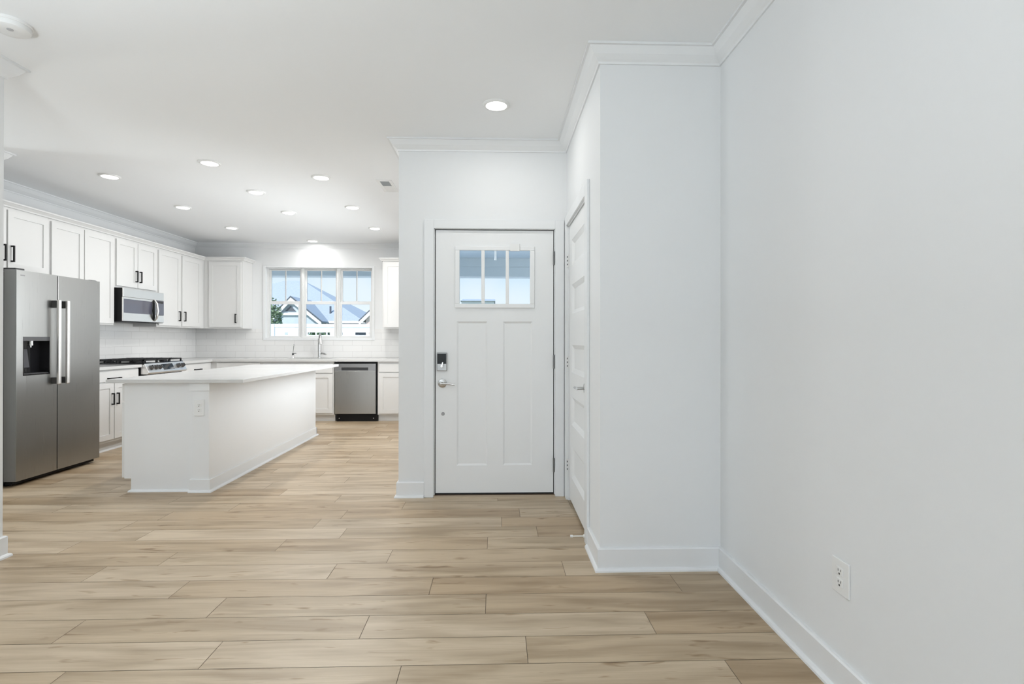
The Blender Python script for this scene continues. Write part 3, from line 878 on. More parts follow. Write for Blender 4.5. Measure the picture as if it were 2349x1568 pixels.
BT = 0.008
struct('wall_tile_left', MB().box(XL + 0.0005, XL + BT, 5.30, YB, CZ1 + 0.001, 1.3665), M['tileL'], 'white subway tile backsplash behind the range', 'backsplash')
q = MB()
q.box(XL + BT, WX0 - 0.036, YB - BT, YB - 0.0005, CZ1 + 0.001, 1.3665); q.box(WX1 + 0.036, XE - 0.001, YB - BT, YB - 0.0005, CZ1 + 0.001, 1.3665); q.box(WX0 - 0.036, WX1 + 0.036, YB - BT, YB - 0.0005, CZ1 + 0.001, WZ0 - 0.034)
struct('wall_tile_back', q, M['tileB'], 'white subway tile backsplash below the kitchen window', 'backsplash')
struct('wall_tile_range', MB().box(XL + 0.0005, XL + BT, 6.27, 7.04, 1.3665, 1.80), M['tileL'], 'tile behind the microwave', 'backsplash')

# faucet
fa = thing('kitchen_faucet', 'tall arched nickel faucet in front of the window', 'faucet', (-2.765, 8.345, CZ1))
fx, fy = -2.765, 8.345
q = MB(); q.lathe((fx, fy, CZ1), 2, [(0.030, 0), (0.030, 0.008), (0.024, 0.014), (0.023, 0.30), (0.017, 0.305)], 24); q.build('faucet_body', M['chrome'], fa, smooth=True)
arc = [(fx, fy, CZ1 + 0.29)]
for k in range(0, 13):
    t_ = PI * k / 12 * 0.93
    r_ = 0.075
    arc.append((fx + (1 - math.cos(t_)) * r_ * 0.42, fy - (1 - math.cos(t_)) * r_ * 0.9, CZ1 + 0.30 + math.sin(t_) * 0.078))
MB().tube(arc, 0.0135, 14).build('spout', M['chrome'], fa, smooth=True)
e1 = Vector(arc[-1]); dn = Vector((0.10, -0.22, -1)).normalized()
MB().tube([e1, e1 + dn * 0.03, e1 + dn * 0.06, e1 + dn * 0.105], [0.015, 0.019, 0.021, 0.020], 16).build('spray_head', M['brightsteel'], fa, smooth=True)
q = MB(); q.tube([(fx + 0.02, fy, CZ1 + 0.075), (fx + 0.045, fy - 0.005, CZ1 + 0.072)], 0.015, 14); q.tube([(fx + 0.045, fy - 0.005, CZ1 + 0.074), (fx + 0.085, fy - 0.02, CZ1 + 0.066), (fx + 0.115, fy - 0.035, CZ1 + 0.055)], [0.012, 0.014, 0.008], 12)
q.build('faucet_handle', M['chrome'], fa, smooth=True)

fw_ = thing('filter_faucet', 'slim filtered water faucet left of the main faucet', 'faucet', (-3.175, 8.345, CZ1))
fx = -3.175
q = MB(); q.lathe((fx, fy, CZ1), 2, [(0.018, 0), (0.018, 0.010), (0.011, 0.02), (0.011, 0.05)], 20); q.build('faucet_body', M['brightsteel'], fw_, smooth=True)
MB().tube([(fx, fy, CZ1 + 0.045), (fx, fy, CZ1 + 0.075)], 0.014, 16).build('valve', M['darkgray'], fw_, smooth=True)
q = MB(); q.tube([(fx + 0.004, fy, CZ1 + 0.07), (fx + 0.055, fy - 0.01, CZ1 + 0.076)], 0.005, 10); q.build('lever', M['darkgray'], fw_, smooth=True)
pts = [(fx, fy, CZ1 + 0.07), (fx + 0.008, fy, CZ1 + 0.14), (fx + 0.016, fy - 0.005, CZ1 + 0.195), (fx + 0.022, fy - 0.02, CZ1 + 0.212), (fx + 0.027, fy - 0.04, CZ1 + 0.205), (fx + 0.030, fy - 0.052, CZ1 + 0.18)]
MB().tube(pts, 0.0055, 10).build('spout', M['chrome'], fw_, smooth=True)

# ------------------------------------------------------------------ kitchen window (three double-hung units)
def dh_window(n, x0, x1, label):
    o = thing('window_%d' % n, label, 'window', ((x0 + x1) / 2, YB + 0.09, WZ0), kind='structure')
    ya, yb = YB + 0.055, YB + 0.135
    f = MB(); t = 0.022
    f.box(x0, x0 + t, ya, yb, WZ0, WZ1); f.box(x1 - t, x1, ya, yb, WZ0, WZ1); f.box(x0 + t, x1 - t, ya, yb, WZ0, WZ0 + 0.016); f.box(x0 + t, x1 - t, ya, yb, WZ1 - t, WZ1)
    f.build('window_frame', M['vinyl'], o, 0.002)
    mid = 1.790
    a, b = x0 + t, x1 - t
    s = MB(); r = 0.026
    y2, y3 = YB + 0.098, YB + 0.128
    top = WZ1 - t
    s.box(a, a + r, y2, y3, mid - 0.015, top); s.box(b - r, b, y2, y3, mid - 0.015, top); s.box(a + r, b - r, y2, y3, top - 0.018, top); s.box(a + r, b - r, y2, y3, mid - 0.015, mid + 0.025)
    us = s.build('upper_sash', M['vinyl'], o, 0.002)
    MB().box(a + r - 0.003, b - r + 0.003, y2 + 0.012, y2 + 0.017, mid + 0.022, top - 0.015).build('pane', M['glass'], us)
    xm = (a + b) / 2
    mm = MB(); mm.box(xm - 0.003, xm + 0.009, y2 + 0.004, y2 + 0.011, mid + 0.025, top - 0.018); mm.build('muntin', M['vinyl'], us)
    MB().box(xm - 0.009, xm - 0.0032, y2 + 0.002, y2 + 0.011, mid + 0.025, top - 0.018).build('muntin', M['muntin'], us)
    s = MB(); y2, y3 = YB + 0.064, YB + 0.096
    bot = WZ0 + 0.016
    r = 0.034
    s.box(a, a + r - 0.012, y2, y3, bot, mid + 0.018); s.box(b - r - 0.006, b, y2, y3, bot, mid + 0.018); s.box(a + r - 0.012, b - r - 0.006, y2, y3, bot, bot + 0.022); s.box(a + r - 0.012, b - r - 0.006, y2, y3, mid - 0.026, mid + 0.018)
    ls = s.build('lower_sash', M['vinyl'], o, 0.002)
    MB().box(a + r - 0.015, b - r - 0.003, y2 + 0.012, y2 + 0.017, bot + 0.019, mid - 0.023).build('pane', M['glass'], ls)
    MB().box(xm - 0.025, xm + 0.025, y2 + 0.002, y2 + 0.022, mid + 0.018, mid + 0.026).build('sash_lock', M['vinyl'], ls)
    return o
wd = (WX1 - WX0) / 3
dh_window(1, WX0, WX0 + wd - 0.012, 'left unit of the triple kitchen window, showing the gabled house')
dh_window(2, WX0 + wd + 0.003, WX0 + 2 * wd - 0.003, 'middle unit of the triple kitchen window, behind the faucet')
dh_window(3, WX0 + 2 * wd + 0.012, WX1, 'right unit of the triple kitchen window, mostly blue sky')
q = MB()
for k in (1, 2):
    xm = WX0 + k * wd
    q.box(xm - 0.012, xm + 0.012, YB + 0.04, YB + 0.135, WZ0, WZ1)
struct('trim_20', q, M['vinyl'], 'white mullions between the kitchen window units', 'window mullion', 0.002)
q = MB(); a, b = YB - 0.016, YB + 0.055
q.box(WX0 - 0.036, WX0 + 0.004, a, b, WZ0 - 0.034, WZ1 + 0.026); q.box(WX1 - 0.004, WX1 + 0.036, a, b, WZ0 - 0.034, WZ1 + 0.026)
q.box(WX0 + 0.004, WX1 - 0.004, a, b, WZ1 - 0.004, WZ1 + 0.026); q.box(WX0 + 0.004, WX1 - 0.004, a, b, WZ0 - 0.034, WZ0 + 0.004)
struct('trim_21', q, M['trim'], 'white trim framing the triple kitchen window', 'window trim', 0.003)

# unseen rear, side and hall windows, added as sources of daylight
for i, (a, b) in enumerate(RW):
    o = thing('window_%d' % (4 + i), 'living room window behind the camera', 'window', ((a + b) / 2, YREAR - 0.08, 0.45), 'rear windows', 'structure')
    f = MB(); t = 0.05; ya, yb = YREAR - 0.11, YREAR - 0.04
    f.box(a, a + t, ya, yb, 0.45, 2.0); f.box(b - t, b, ya, yb, 0.45, 2.0); f.box(a + t, b - t, ya, yb, 0.45, 0.5); f.box(a + t, b - t, ya, yb, 1.95, 2.0); f.box(a + t, b - t, ya, yb, 1.20, 1.25)
    f.build('window_frame', M['vinyl'], o)
    MB().box(a + t, b - t, YREAR - 0.078, YREAR - 0.073, 0.5, 1.95).build('pane', M['glass'], o)
o = thing('window_8', 'kitchen side window hidden behind the entry wall', 'window', (XE + 0.07, 6.2, 0.9), None, 'structure')
f = MB(); t = 0.05; xa, xb = XE + 0.04, XE + 0.11
f.box(xa, xb, KW[0], KW[0] + t, KW[2], KW[3]); f.box(xa, xb, KW[1] - t, KW[1], KW[2], KW[3]); f.box(xa, xb, KW[0] + t, KW[1] - t, KW[2], KW[2] + t); f.box(xa, xb, KW[0] + t, KW[1] - t, KW[3] - t, KW[3]); f.box(xa, xb, 6.17, 6.23, KW[2] + t, KW[3] - t)
f.build('window_frame', M['vinyl'], o)
MB().box(XE + 0.07, XE + 0.075, KW[0] + t, KW[1] - t, KW[2] + t, KW[3] - t).build('pane', M['glass'], o)
o = thing('window_7', 'hall window out of sight to the left', 'window', (XHALL - 0.06, 3.6, 0.7), None, 'structure')
f = MB(); t = 0.04
f.box(XHALL - 0.09, XHALL - 0.03, HW[0], HW[0] + t, HW[2], HW[3]); f.box(XHALL - 0.09, XHALL - 0.03, HW[1] - t, HW[1], HW[2], HW[3]); f.box(XHALL - 0.09, XHALL - 0.03, HW[0] + t, HW[1] - t, HW[2], HW[2] + t); f.box(XHALL - 0.09, XHALL - 0.03, HW[0] + t, HW[1] - t, HW[3] - t, HW[3])
f.build('window_frame', M['vinyl'], o)
MB().box(XHALL - 0.062, XHALL - 0.057, HW[0] + t, HW[1] - t, HW[2] + t, HW[3] - t).build('pane', M['glass'], o)

# ------------------------------------------------------------------ island
IZ0, IZ1 = 0.860, 0.889
IX0, IX1, IY0, IY1 = -2.930, -2.263, 4.245, 6.700
isl = thing('kitchen_island', 'large white kitchen island with a quartz top standing on the plank floor', 'kitchen island', (-2.6, 5.45, 0))
q = MB(); q.prism([(IX0, 0.105), (IX0, IZ0), (IX1 - 0.02, IZ0), (IX1 - 0.02, 0), (-2.878, 0), (-2.878, 0.105)], 1, IY0 + 0.006, IY1 - 0.006)
q.build('island_body', M['islandgray'], isl)
# cabinet fronts facing the range
FI = lambda a, d, z: (IX0 - 0.022 - d, a, z)
n = 4; L_ = (IY1 - IY0 - 0.02) / n
for k in range(n):
    a0 = IY0 + 0.012 + k * L_
    q = MB(FI); t = 0.0
    dro = MB(FI).box(a0, a0 + L_ - 0.012, -0.022, 0, 0.715, 0.850).build('drawer', M['cab'], isl, 0.002)
    pull(FI, a0 + L_ / 2, 0.783, 0.16, False, dro)
    shaker(FI, a0, a0 + L_ - 0.012, 0.112, 0.702, isl, handle=(a0 + 0.05 if k % 2 else a0 + L_ - 0.06, 0.6, 0.125, True))
# end panel, corner posts, back panel
MB().box(IX1 - 0.02, IX1, IY0 + 0.012, IY1 - 0.012, 0, IZ0).build('back_panel', M['islandgray'], isl)
q = MB(); q.box(-2.393, IX1 + 0.0015, IY0 - 0.016, IY0 + 0.13, 0.0, IZ0 - 0.001)
cp_ = q.build('corner_post', M['islandgray'], isl, 0.0015)
MB().box(-2.411, IX1 + 0.008, IY0 - 0.025, IY0 + 0.135, 0.797, IZ0 - 0.002).build('post_cap', M['islandgray'], cp_, 0.001)
q = MB(); q.box(-2.411, IX1 + 0.014, IY0 - 0.028, IY0 + 0.13, 0.0, 0.100)
q.build('post_base', M['islandgray'], cp_, 0.0015)
q = MB(); q.box(IX1 - 0.002, IX1 + 0.013, IY0 + 0.13, IY1 + 0.004, 0.0, 0.100); q.box(IX1 - 0.12, IX1 + 0.013, IY1 - 0.012, IY1 + 0.006, 0.0, 0.100)
q.build('island_baseboard', M['islandgray'], isl, 0.0015)
SH = [(0, 0), (0.016, 0), (0.015, 0.008), (0.010, 0.015), (0, 0.018)]
mm = MB()
for pth in ([(IX1 - 0.12, IY1 + 0.006), (IX1 + 0.0135, IY1 + 0.006), (IX1 + 0.0135, IY0 - 0.0275), (-2.4115, IY0 - 0.0275)], [(-2.4116, IY0 + 0.0055), (-2.8785, IY0 + 0.0055), (-2.8785, IY1)]):
    # walk with the room on the left
    for qq in sweep(pth[::1], [(a, z) for a, z in SH], False):
        n0 = len(mm.v); mm.v += qq.v; mm.f += [tuple(i + n0 for i in f) for f in qq.f]; mm.mi += qq.mi
mm.build('shoe_moulding', M['trim'], isl)
MB().box(-3.040, -1.985, IY0 - 0.045, IY1 + 0.02, IZ0, IZ1).build('worktop', M['quartz'], isl, 0.003)
o2 = (-2.336, IY0 - 0.0162, 0.664)
outlet('white duplex outlet on the corner post of the island end', lambda a, d, z: (o2[0] + a, o2[1] - d, o2[2] + z), o2, 0.078, 0.128)

# ------------------------------------------------------------------ refrigerator (faces +X)
RX = -3.893
RY0, RYM, RY1, RZ0, RZ1 = 4.400, 4.802, 5.302, 0.045, 1.768
rf = thing('refrigerator', 'stainless side by side refrigerator with water dispenser at the left edge', 'refrigerator', (-4.3, 4.85, 0))
MB().box(XL + 0.02, RX - 0.105, RY0 + 0.006, RY1 - 0.006, 0.03, 1.752).build('refrigerator_body', M['darkgray'], rf, 0.004)
MB().box(RX - 0.10, RX - 0.045, RY0 + 0.015, RY1 - 0.015, 0.012, 0.048).build('toe_grille', M['black'], rf)
# freezer door with dispenser recess
QY0, QY1, QZ0, QZ1 = 4.461, 4.721, 0.900, 1.222
q = MB(); a, b = RX - 0.098, RX
q.box(a, b, RY0, QY0, RZ0, RZ1); q.box(a, b, QY1, RYM - 0.0055, RZ0, RZ1); q.box(a, b, QY0, QY1, RZ0, QZ0); q.box(a, b, QY0, QY1, QZ1, RZ1)
fdr = q.build('freezer_door', M['steel'], rf)
MB().box(RX - 0.097, RX - 0.004, RY0 - 0.0015, RY0 - 0.0002, RZ0 + 0.002, RZ1 - 0.002).build('door_side', M['fridgeside'], fdr)
q = MB(); q.box(RX - 0.092, RX - 0.080, QY0, QY1, QZ0, QZ1)
for (a0, a1, z0, z1) in ((QY0, QY0 + 0.006, QZ0, QZ1), (QY1 - 0.006, QY1, QZ0, QZ1), (QY0, QY1, QZ0, QZ0 + 0.010)):
    q.box(RX - 0.080, RX + 0.001, a0, a1, z0, z1)
dsp = q.build('water_dispenser', M['blackglass'], rf)
MB().box(RX - 0.079, RX + 0.0015, QY0 + 0.001, QY1 - 0.001, QZ1 - 0.034, QZ1 - 0.001).build('control_strip', mat('panel_gray', (0.09, 0.09, 0.095), 0.3), dsp)
q = MB(); q.tube([(RX - 0.040, 4.575, 1.188), (RX - 0.040, 4.575, 1.150)], 0.020, 16); q.tube([(RX - 0.040, 4.575, 1.150), (RX - 0.040, 4.575, 1.133)], 0.008, 12); q.build('spout', M['steelh'], dsp, smooth=True)
MB().prism([(RX - 0.079, 1.12), (RX - 0.066, 1.12), (RX - 0.045, 0.965), (RX - 0.050, 0.960), (RX - 0.079, 0.96)], 1, 4.50, 4.575).build('paddle', mat('paddle_gray', (0.05, 0.05, 0.058), 0.25), dsp, 0.002)
MB().box(RX - 0.078, RX - 0.004, QY0 + 0.008, QY1 - 0.008, QZ0 + 0.010, QZ0 + 0.018).build('drip_tray', M['darkgray'], dsp)
MB().box(RX - 0.098, RX, RYM + 0.0055, RY1, RZ0, RZ1).build('fresh_food_door', M['steel'], rf, 0.003, 2)
MB().box(RX - 0.104, RX - 0.002, RYM - 0.0053, RYM + 0.0053, RZ0 + 0.01, RZ1 - 0.01).build('door_gasket', M['black'], rf)
for yy, nm in ((4.752, 'freezer_handle'), (4.846, 'fresh_food_handle')):
    q = MB(); xo = RX + 0.066
    q.box(xo - 0.024, xo, yy - 0.016, yy + 0.016, 0.806, 1.547)
    hh = q.build(nm, M['brightsteel'], rf, 0.008, 3)
    for (z0, z1) in ((0.812, 0.868), (1.478, 1.542)):
        MB().box(RX - 0.001, xo - 0.012, yy - 0.014, yy + 0.014, z0, z1).build('handle_bracket', M['bracket'], hh, 0.003)
for yy, nm in ((RY0 + 0.012, 'hinge_cover'), (RY1 - 0.10, 'hinge_cover')):
    MB().box(RX - 0.20, RX - 0.02, yy, yy + 0.085, 1.753, 1.785 if yy < 4.6 else 1.775).build(nm, M['darkgray'], rf, 0.004)
MB().box(RX - 0.0005, RX + 0.001, 4.436, 4.476, 1.722, 1.731).build('badge', mat('badge_gray', (0.25, 0.25, 0.25), 0.4, 0.8), rf)
for yy in (RY0 + 0.05, RY1 - 0.05):
    MB().tube([(RX - 0.12, yy, 0), (RX - 0.12, yy, 0.035)], 0.018, 12).build('foot', M['black'], rf)
    MB().tube([(XL + 0.08, yy, 0), (XL + 0.08, yy, 0.035)], 0.018, 12).build('foot', M['black'], rf)

# ------------------------------------------------------------------ gas range
gr = thing('gas_range', 'stainless slide-in gas range with black grates behind the island', 'range', (-4.4, 6.63, 0))
GY0, GY1 = 6.252, 7.010
MB().box(XL + 0.03, -4.125, GY0, GY1, 0.03, 0.905).build('range_body', M['black'], gr)
MB().box(XL + 0.012, -4.085, GY0 - 0.002, GY1 + 0.002, 0.906, 0.926).build('cooktop', M['blackglass'], gr, 0.004)
q = MB(); q.prism([(-4.125, 0.915), (-4.088, 0.922), (-4.030, 0.812), (-4.046, 0.792), (-4.125, 0.792)], 1, GY0, GY1)
pnl = q.build('control_panel', M['brightsteel'], gr, 0.003)
nx = Vector((0.110, 0, 0.058)).normalized()
for yy in (6.325, 6.410, 6.487, 6.850, 6.945):
    cpt = Vector((-4.060, yy, 0.866))
    q = MB(); q.tube([cpt, cpt + nx * 0.008], 0.030, 20); q.tube([cpt + nx * 0.008, cpt + nx * 0.034], [0.024, 0.021], 20)
    kb = q.build('knob', M['hinge'], pnl, smooth=True)
    tq = Vector((-0.058, 0, 0.110)).normalized()
    q = MB(); q.tube([cpt + nx * 0.036 - tq * 0.018, cpt + nx * 0.036 + tq * 0.018], 0.006, 8); q.build('grip', M['darkgray'], kb)
q = MB()
def onp(yv, tt, h): # tt 0 top .. 1 bottom on the sloped face
    p = Vector((-4.088, yv, 0.922)).lerp(Vector((-4.030, yv, 0.812)), tt) + nx * h
    return tuple(p)
vs = [onp(y, t_, h) for h in (0, 0.003) for (y, t_) in ((6.550, .20), (6.760, .20), (6.760, .82), (6.550, .82))]
q._add(vs, [(0, 1, 2, 3), (4, 5, 6, 7), (0, 1, 5, 4), (1, 2, 6, 5), (2, 3, 7, 6), (3, 0, 4, 7)])
q.build('display', M['blackglass'], pnl)
q = MB(); q.box(-4.125, -4.085, GY0 + 0.004, GY1 - 0.004, 0.24, 0.782)
od = q.build('oven_door', M['steelh'], gr, 0.004)
MB().box(-4.086, -4.083, GY0 + 0.10, GY1 - 0.10, 0.34, 0.64).build('oven_window', M['blackglass'], od)
q = MB(); q.tube([(-4.045, GY0 + 0.05, 0.735), (-4.045, GY1 - 0.05, 0.735)], 0.012, 12)
for yy in (GY0 + 0.08, GY1 - 0.08): q.tube([(-4.086, yy, 0.735), (-4.046, yy, 0.735)], 0.009, 10)
q.build('oven_handle', M['brightsteel'], od, smooth=True)
MB().box(-4.125, -4.088, GY0 + 0.004, GY1 - 0.004, 0.07, 0.232).build('warming_drawer', M['steelh'], gr, 0.004)
MB().box(-4.115, -4.100, GY0 + 0.002, GY1 - 0.002, 0.782, 0.792).build('vent_gap', M['black'], gr)
for k in range(3):
    ya = GY0 + 0.010 + k * 0.2475; yb = ya + 0.243
    q = MB(); xa, xb = -4.715, -4.105; w = 0.006
    for (p0, p1) in (((xa, ya), (xb, ya)), ((xa, yb), (xb, yb)), ((xa, ya), (xa, yb)), ((xb, ya), (xb, yb))):
        q.box(min(p0[0], p1[0]) - w, max(p0[0], p1[0]) + w, min(p0[1], p1[1]) + (w if p0[1] == ya else -w) - w, max(p0[1], p1[1]) + (-w if p1[1] == yb else w) + w, 0.948, 0.963)
    for j in range(1, 5):
        xx = xa + (xb - xa) * j / 5
        q.box(xx - 0.005, xx + 0.005, ya, yb, 0.950, 0.965)
    q.box(xa, xb, (ya + yb) / 2 - 0.005, (ya + yb) / 2 + 0.005, 0.950, 0.965)
    for xx in (xa, (xa + xb) / 2, xb):
        for yy in (ya + w, yb - w):
            q.box(xx - 0.008, xx + 0.008, yy - 0.006, yy + 0.006, 0.926, 0.950)
    q.build('grate', M['iron'], gr)
for (xx, yy) in ((-4.56, 6.375), (-4.26, 6.375), (-4.41, 6.631), (-4.56, 6.887), (-4.26, 6.887)):
    MB().lathe((xx, yy, 0.926), 2, [(0.05, 0), (0.05, 0.008), (0.038, 0.010), (0.038, 0.018), (0.030, 0.020), (0.001, 0.020)], 24).build('burner', M['iron'], gr, smooth=True)

# ------------------------------------------------------------------ microwave
mw = thing('microwave', 'stainless over-the-range microwave with a curved handle under the short cabinet', 'microwave', (-4.55, 6.64, 1.4))
WY0, WY1, MZ0, MZ1, MX = 6.276, 7.034, 1.412, 1.804, -4.345
MB().box(XL + 0.01, MX - 0.012, WY0, WY1, MZ0, MZ1).build('microwave_body', M['black'], mw, 0.002)
MB().box(MX - 0.012, MX - 0.001, WY0 + 0.001, WY1 - 0.001, 1.700, MZ1 - 0.001).build('top_grille', M['brightsteel'], mw, 0.004)
md = MB(); md.box(MX - 0.012, MX, WY0, 6.862, 1.418, 1.512); md.box(MX - 0.012, MX, WY0, 6.862, 1.676, 1.698); md.box(MX - 0.012, MX, WY0, WY0 + 0.012, 1.512, 1.676); md.box(MX - 0.012, MX, 6.80, 6.862, 1.512, 1.676)
mdo = md.build('microwave_door', M['brightsteel'], mw)
MB().box(MX - 0.0119, MX - 0.002, WY0 + 0.012, 6.80, 1.512, 1.676).build('door_window', M['smoke'], mdo)
q = MB()
bow = [(MX + 0.004, 6.836, 1.432), (MX + 0.034, 6.836, 1.475), (MX + 0.047, 6.836, 1.560), (MX + 0.034, 6.836, 1.655), (MX + 0.004, 6.836, 1.705)]
q.tube(bow, [0.008, 0.013, 0.014, 0.013, 0.008], 12); q.build('microwave_handle', M['brightsteel'], mdo, smooth=True)
q = MB(); q.tube([(MX + 0.003, 6.824, 1.44), (MX + 0.016, 6.806, 1.485), (MX + 0.020, 6.796, 1.565), (MX + 0.016, 6.806, 1.650), (MX + 0.003, 6.824, 1.695)], [0.006, 0.014, 0.016, 0.014, 0.006], 10); q.build('handle_back', M['black'], mdo, smooth=True)  # black arc for the handle's inner side, its shadow put into the colour
cpn = MB().box(MX - 0.012, MX - 0.001, 6.866, WY1, 1.512, 1.698).build('control_panel', M['smoke'], mw, 0.002)
MB().box(MX - 0.012, MX, 6.866, WY1, 1.418, 1.510).build('lower_trim', M['brightsteel'], mw, 0.003)
MB().box(MX - 0.0015, MX + 0.0005, 6.90, WY1 - 0.02, 1.665, 1.690).build('display', M['blackglass'], cpn)
q = MB(); q.box(XL + 0.05, MX - 0.06, WY0 + 0.03, WY1 - 0.03, 1.406, 1.412); q.build('vent_plate', M['darkgray'], mw)

# ------------------------------------------------------------------ dishwasher (faces -Y)
dw = thing('dishwasher', 'stainless dishwasher under the window worktop right of the island', 'dishwasher', (-2.055, 8.1, 0))
AX0, AX1, AY = -2.358, -1.762, YK - 0.004
MB().box(AX0 + 0.006, AX1 + 0.014, AY + 0.025, YB - 0.03, 0.105, 0.872).build('dishwasher_tub', M['black'], dw)
q = MB()
q.box(AX0, AX1, AY, AY + 0.025, 0.112, 0.742); dd = q.build('dishwasher_door', M['steel'], dw, 0.003)
q = MB(); PZ0, PZ1, PX0, PX1 = 0.748, 0.792, -2.262, -1.872
q.box(AX0, AX1, AY, AY + 0.025, 0.742, PZ0); q.box(AX0, PX0, AY, AY + 0.025, PZ0, PZ1); q.box(PX1, AX1, AY, AY + 0.025, PZ0, PZ1); q.box(AX0, AX1, AY, AY + 0.025, PZ1, 0.846)
cpn = q.build('control_strip', mat('strip_steel', (0.36, 0.36, 0.365), 0.35, 1.0, var=0.03), dw)
MB().box(PX0, PX1, AY + 0.007, AY + 0.025, PZ0, PZ1).build('handle_pocket', M['darkgray'], cpn)
MB().box(AX0, AX1 + 0.010, AY + 0.002, AY + 0.024, 0.847, 0.868).build('top_strip', M['black'], dw)
tk = MB().box(AX0 + 0.020, AX1 + 0.018, AY + 0.032, AY + 0.06, 0.002, 0.102).build('kick_plate', M['black'], dw)
for xx in (-2.30, -1.80):
    MB().lathe((xx, AY + 0.032, 0.045), 1, [(0.006, 0), (0.006, -0.002), (0.002, -0.003)], 12).build('screw', M['chrome'], tk)

# ------------------------------------------------------------------ outside: porch
tag(MB().box(-12, 9, YB + 0.16, 10.6, -0.25, -0.06).build('porch_slab', M['concrete']), 'concrete porch floor outside the windows', 'porch floor', None, 'structure')
tag(MB().box(XE + 0.16, 9, YD + 0.17, YB + 0.16, -0.25, -0.06).build('porch_entry_slab', M['concrete']), 'concrete porch floor outside the front door', 'porch floor', None, 'structure')
q = MB(); q.box(-9, 6, YB + 0.152, 10.3, 2.73, 2.85); q.box(XE + 0.152, 6, YD + 0.162, YB + 0.152, 2.73, 2.85)
tag(q.build('porch_ceiling', M['porchceil']), 'pale blue porch ceiling seen through the door panes', 'porch ceiling', None, 'structure')
pb = thing('porch_beam', 'blue gray porch beam across the top of the window views', 'beam', (-1.5, 10.0, 2.39), None, 'structure')
q = MB(); q.box(-9, 6, 9.9, 10.25, 2.392, 2.560); q.box(-9, 6, 9.9, 10.25, 2.566, 2.729); q.box(-9, 6, 9.908, 10.24, 2.560, 2.566)
q.build('beam_board', M['beam'], pb)
MB().box(-9, 6, 9.93, 10.24, 2.386, 2.392).build('beam_soffit', M['exttrim'], pb)
pc = thing('porch_post', 'white porch post at the far end of the porch', 'post', (-8.7, 10.07, 0), None, 'structure')
MB().box(-8.8, -8.6, 9.97, 10.17, -0.06, 2.386).build('post_shaft', M['exttrim'], pc)
pn = thing('porch_pendant', 'pale pendant stem hanging from the porch ceiling outside the door', 'pendant', (-0.01, 7.6, 2.73))
MB().lathe((-0.01, 7.6, 2.73), 2, [(0.06, 0), (0.06, -0.02), (0.02, -0.03)], 24).build('canopy', M['exttrim'], pn, smooth=True)
MB().tube([(-0.01, 7.6, 2.71), (-0.01, 7.6, 2.345)], 0.017, 12).build('stem', M['exttrim'], pn, smooth=True)

# ------------------------------------------------------------------ outside: yard and neighbours
tag(MB().box(-30, 20, 10.6, 15.5, -0.5, -0.28).build('driveway', M['concrete']), 'pale concrete drive between porch and fence', 'driveway', None, 'structure')  # pale ground added to reflect sunlight up onto porch ceiling and beam
tag(MB().box(-90, 60, 10.6, 120, -0.6, -0.30).build('lawn', M['grass']), 'green lawn beyond the porch', 'lawn', None, 'structure')
tag(MB().box(-60, 40, -40, YREAR - 0.6, -0.6, -0.2).build('rear_yard', M['grass']), 'rear lawn behind the camera', 'lawn', None, 'structure')

fe = thing('garden_fence', 'bright white vinyl fence across the yard seen through the kitchen window', 'fence', (-6, 17, -0.3))
FY = 17.0
q = MB(); q.box(-14, 2, FY - 0.03, FY + 0.03, 1.585, 1.69); q.build('top_rail', M['fence'], fe, 0.006)
q = MB(); q.box(-14, 2, FY - 0.012, FY + 0.012, 1.425, 1.585); q.box(-14, 2, FY - 0.012, FY + 0.012, -0.3, 1.335)
slots = [(-6.72, -6.62), (-6.30, -6.20), (-6.0, -5.76), (-5.72, -5.42), (-5.38, -5.30), (-4.95, -4.9), (-4.50, -3.6)]
xs = [-14] + [e for s_ in slots for e in s_] + [2]
for i in range(0, len(xs), 2): q.box(xs[i], xs[i + 1], FY - 0.012, FY + 0.012, 1.335, 1.425)
q.build('fence_panel', M['fence'], fe)
for k in range(8):
    xp = -13.4 + k * 2.1
    MB().box(xp - 0.06, xp + 0.06, FY - 0.055, FY + 0.055, -0.3, 1.69).build('post', M['fence'], fe, 0.006)
def leaves(name, cen, rad, n, parent, size, seed):
    rg = random.Random(seed); mm = MB()
    for k in range(n):
        while True:
            p = Vector((rg.uniform(-1, 1), rg.uniform(-1, 1), rg.uniform(-1, 1)))
            if p.length < 1: break
        p = Vector((p.x * rad[0], p.y * rad[1], p.z * rad[2])) + Vector(cen)
        u = Vector((rg.gauss(0, 1), rg.gauss(0, 1), rg.gauss(0, 1))).normalized()
        v = u.cross(Vector((rg.gauss(0, 1), rg.gauss(0, 1), rg.gauss(0, 1)))).normalized()
        sz = size * rg.uniform(0.6, 1.3)
        mm.quad(p - u * sz, p + v * sz * .5, p + u * sz, p - v * sz * .5)
    return mm.build(name, M['leaf'], parent)
hd = thing('hedge', 'low green hedge glimpsed through the fence slots', 'hedge', (-6.0, 17.9, -0.3))
leaves('foliage', (-6.0, 17.9, 0.62), (1.6, 0.35, 0.92), 2600, hd, 0.08, 3)
tr = thing('garden_tree', 'small green tree at the left edge of the kitchen window view', 'tree', (-7.75, 18.3, -0.3))
MB().tube([(-7.75, 18.3, -0.3), (-7.72, 18.3, 0.8), (-7.78, 18.3, 1.9)], [0.06, 0.05, 0.02], 8).build('trunk', M['bark'], tr, smooth=True)
leaves('crown', (-7.78, 18.3, 1.85), (0.42, 0.5, 0.85), 900, tr, 0.075, 5)

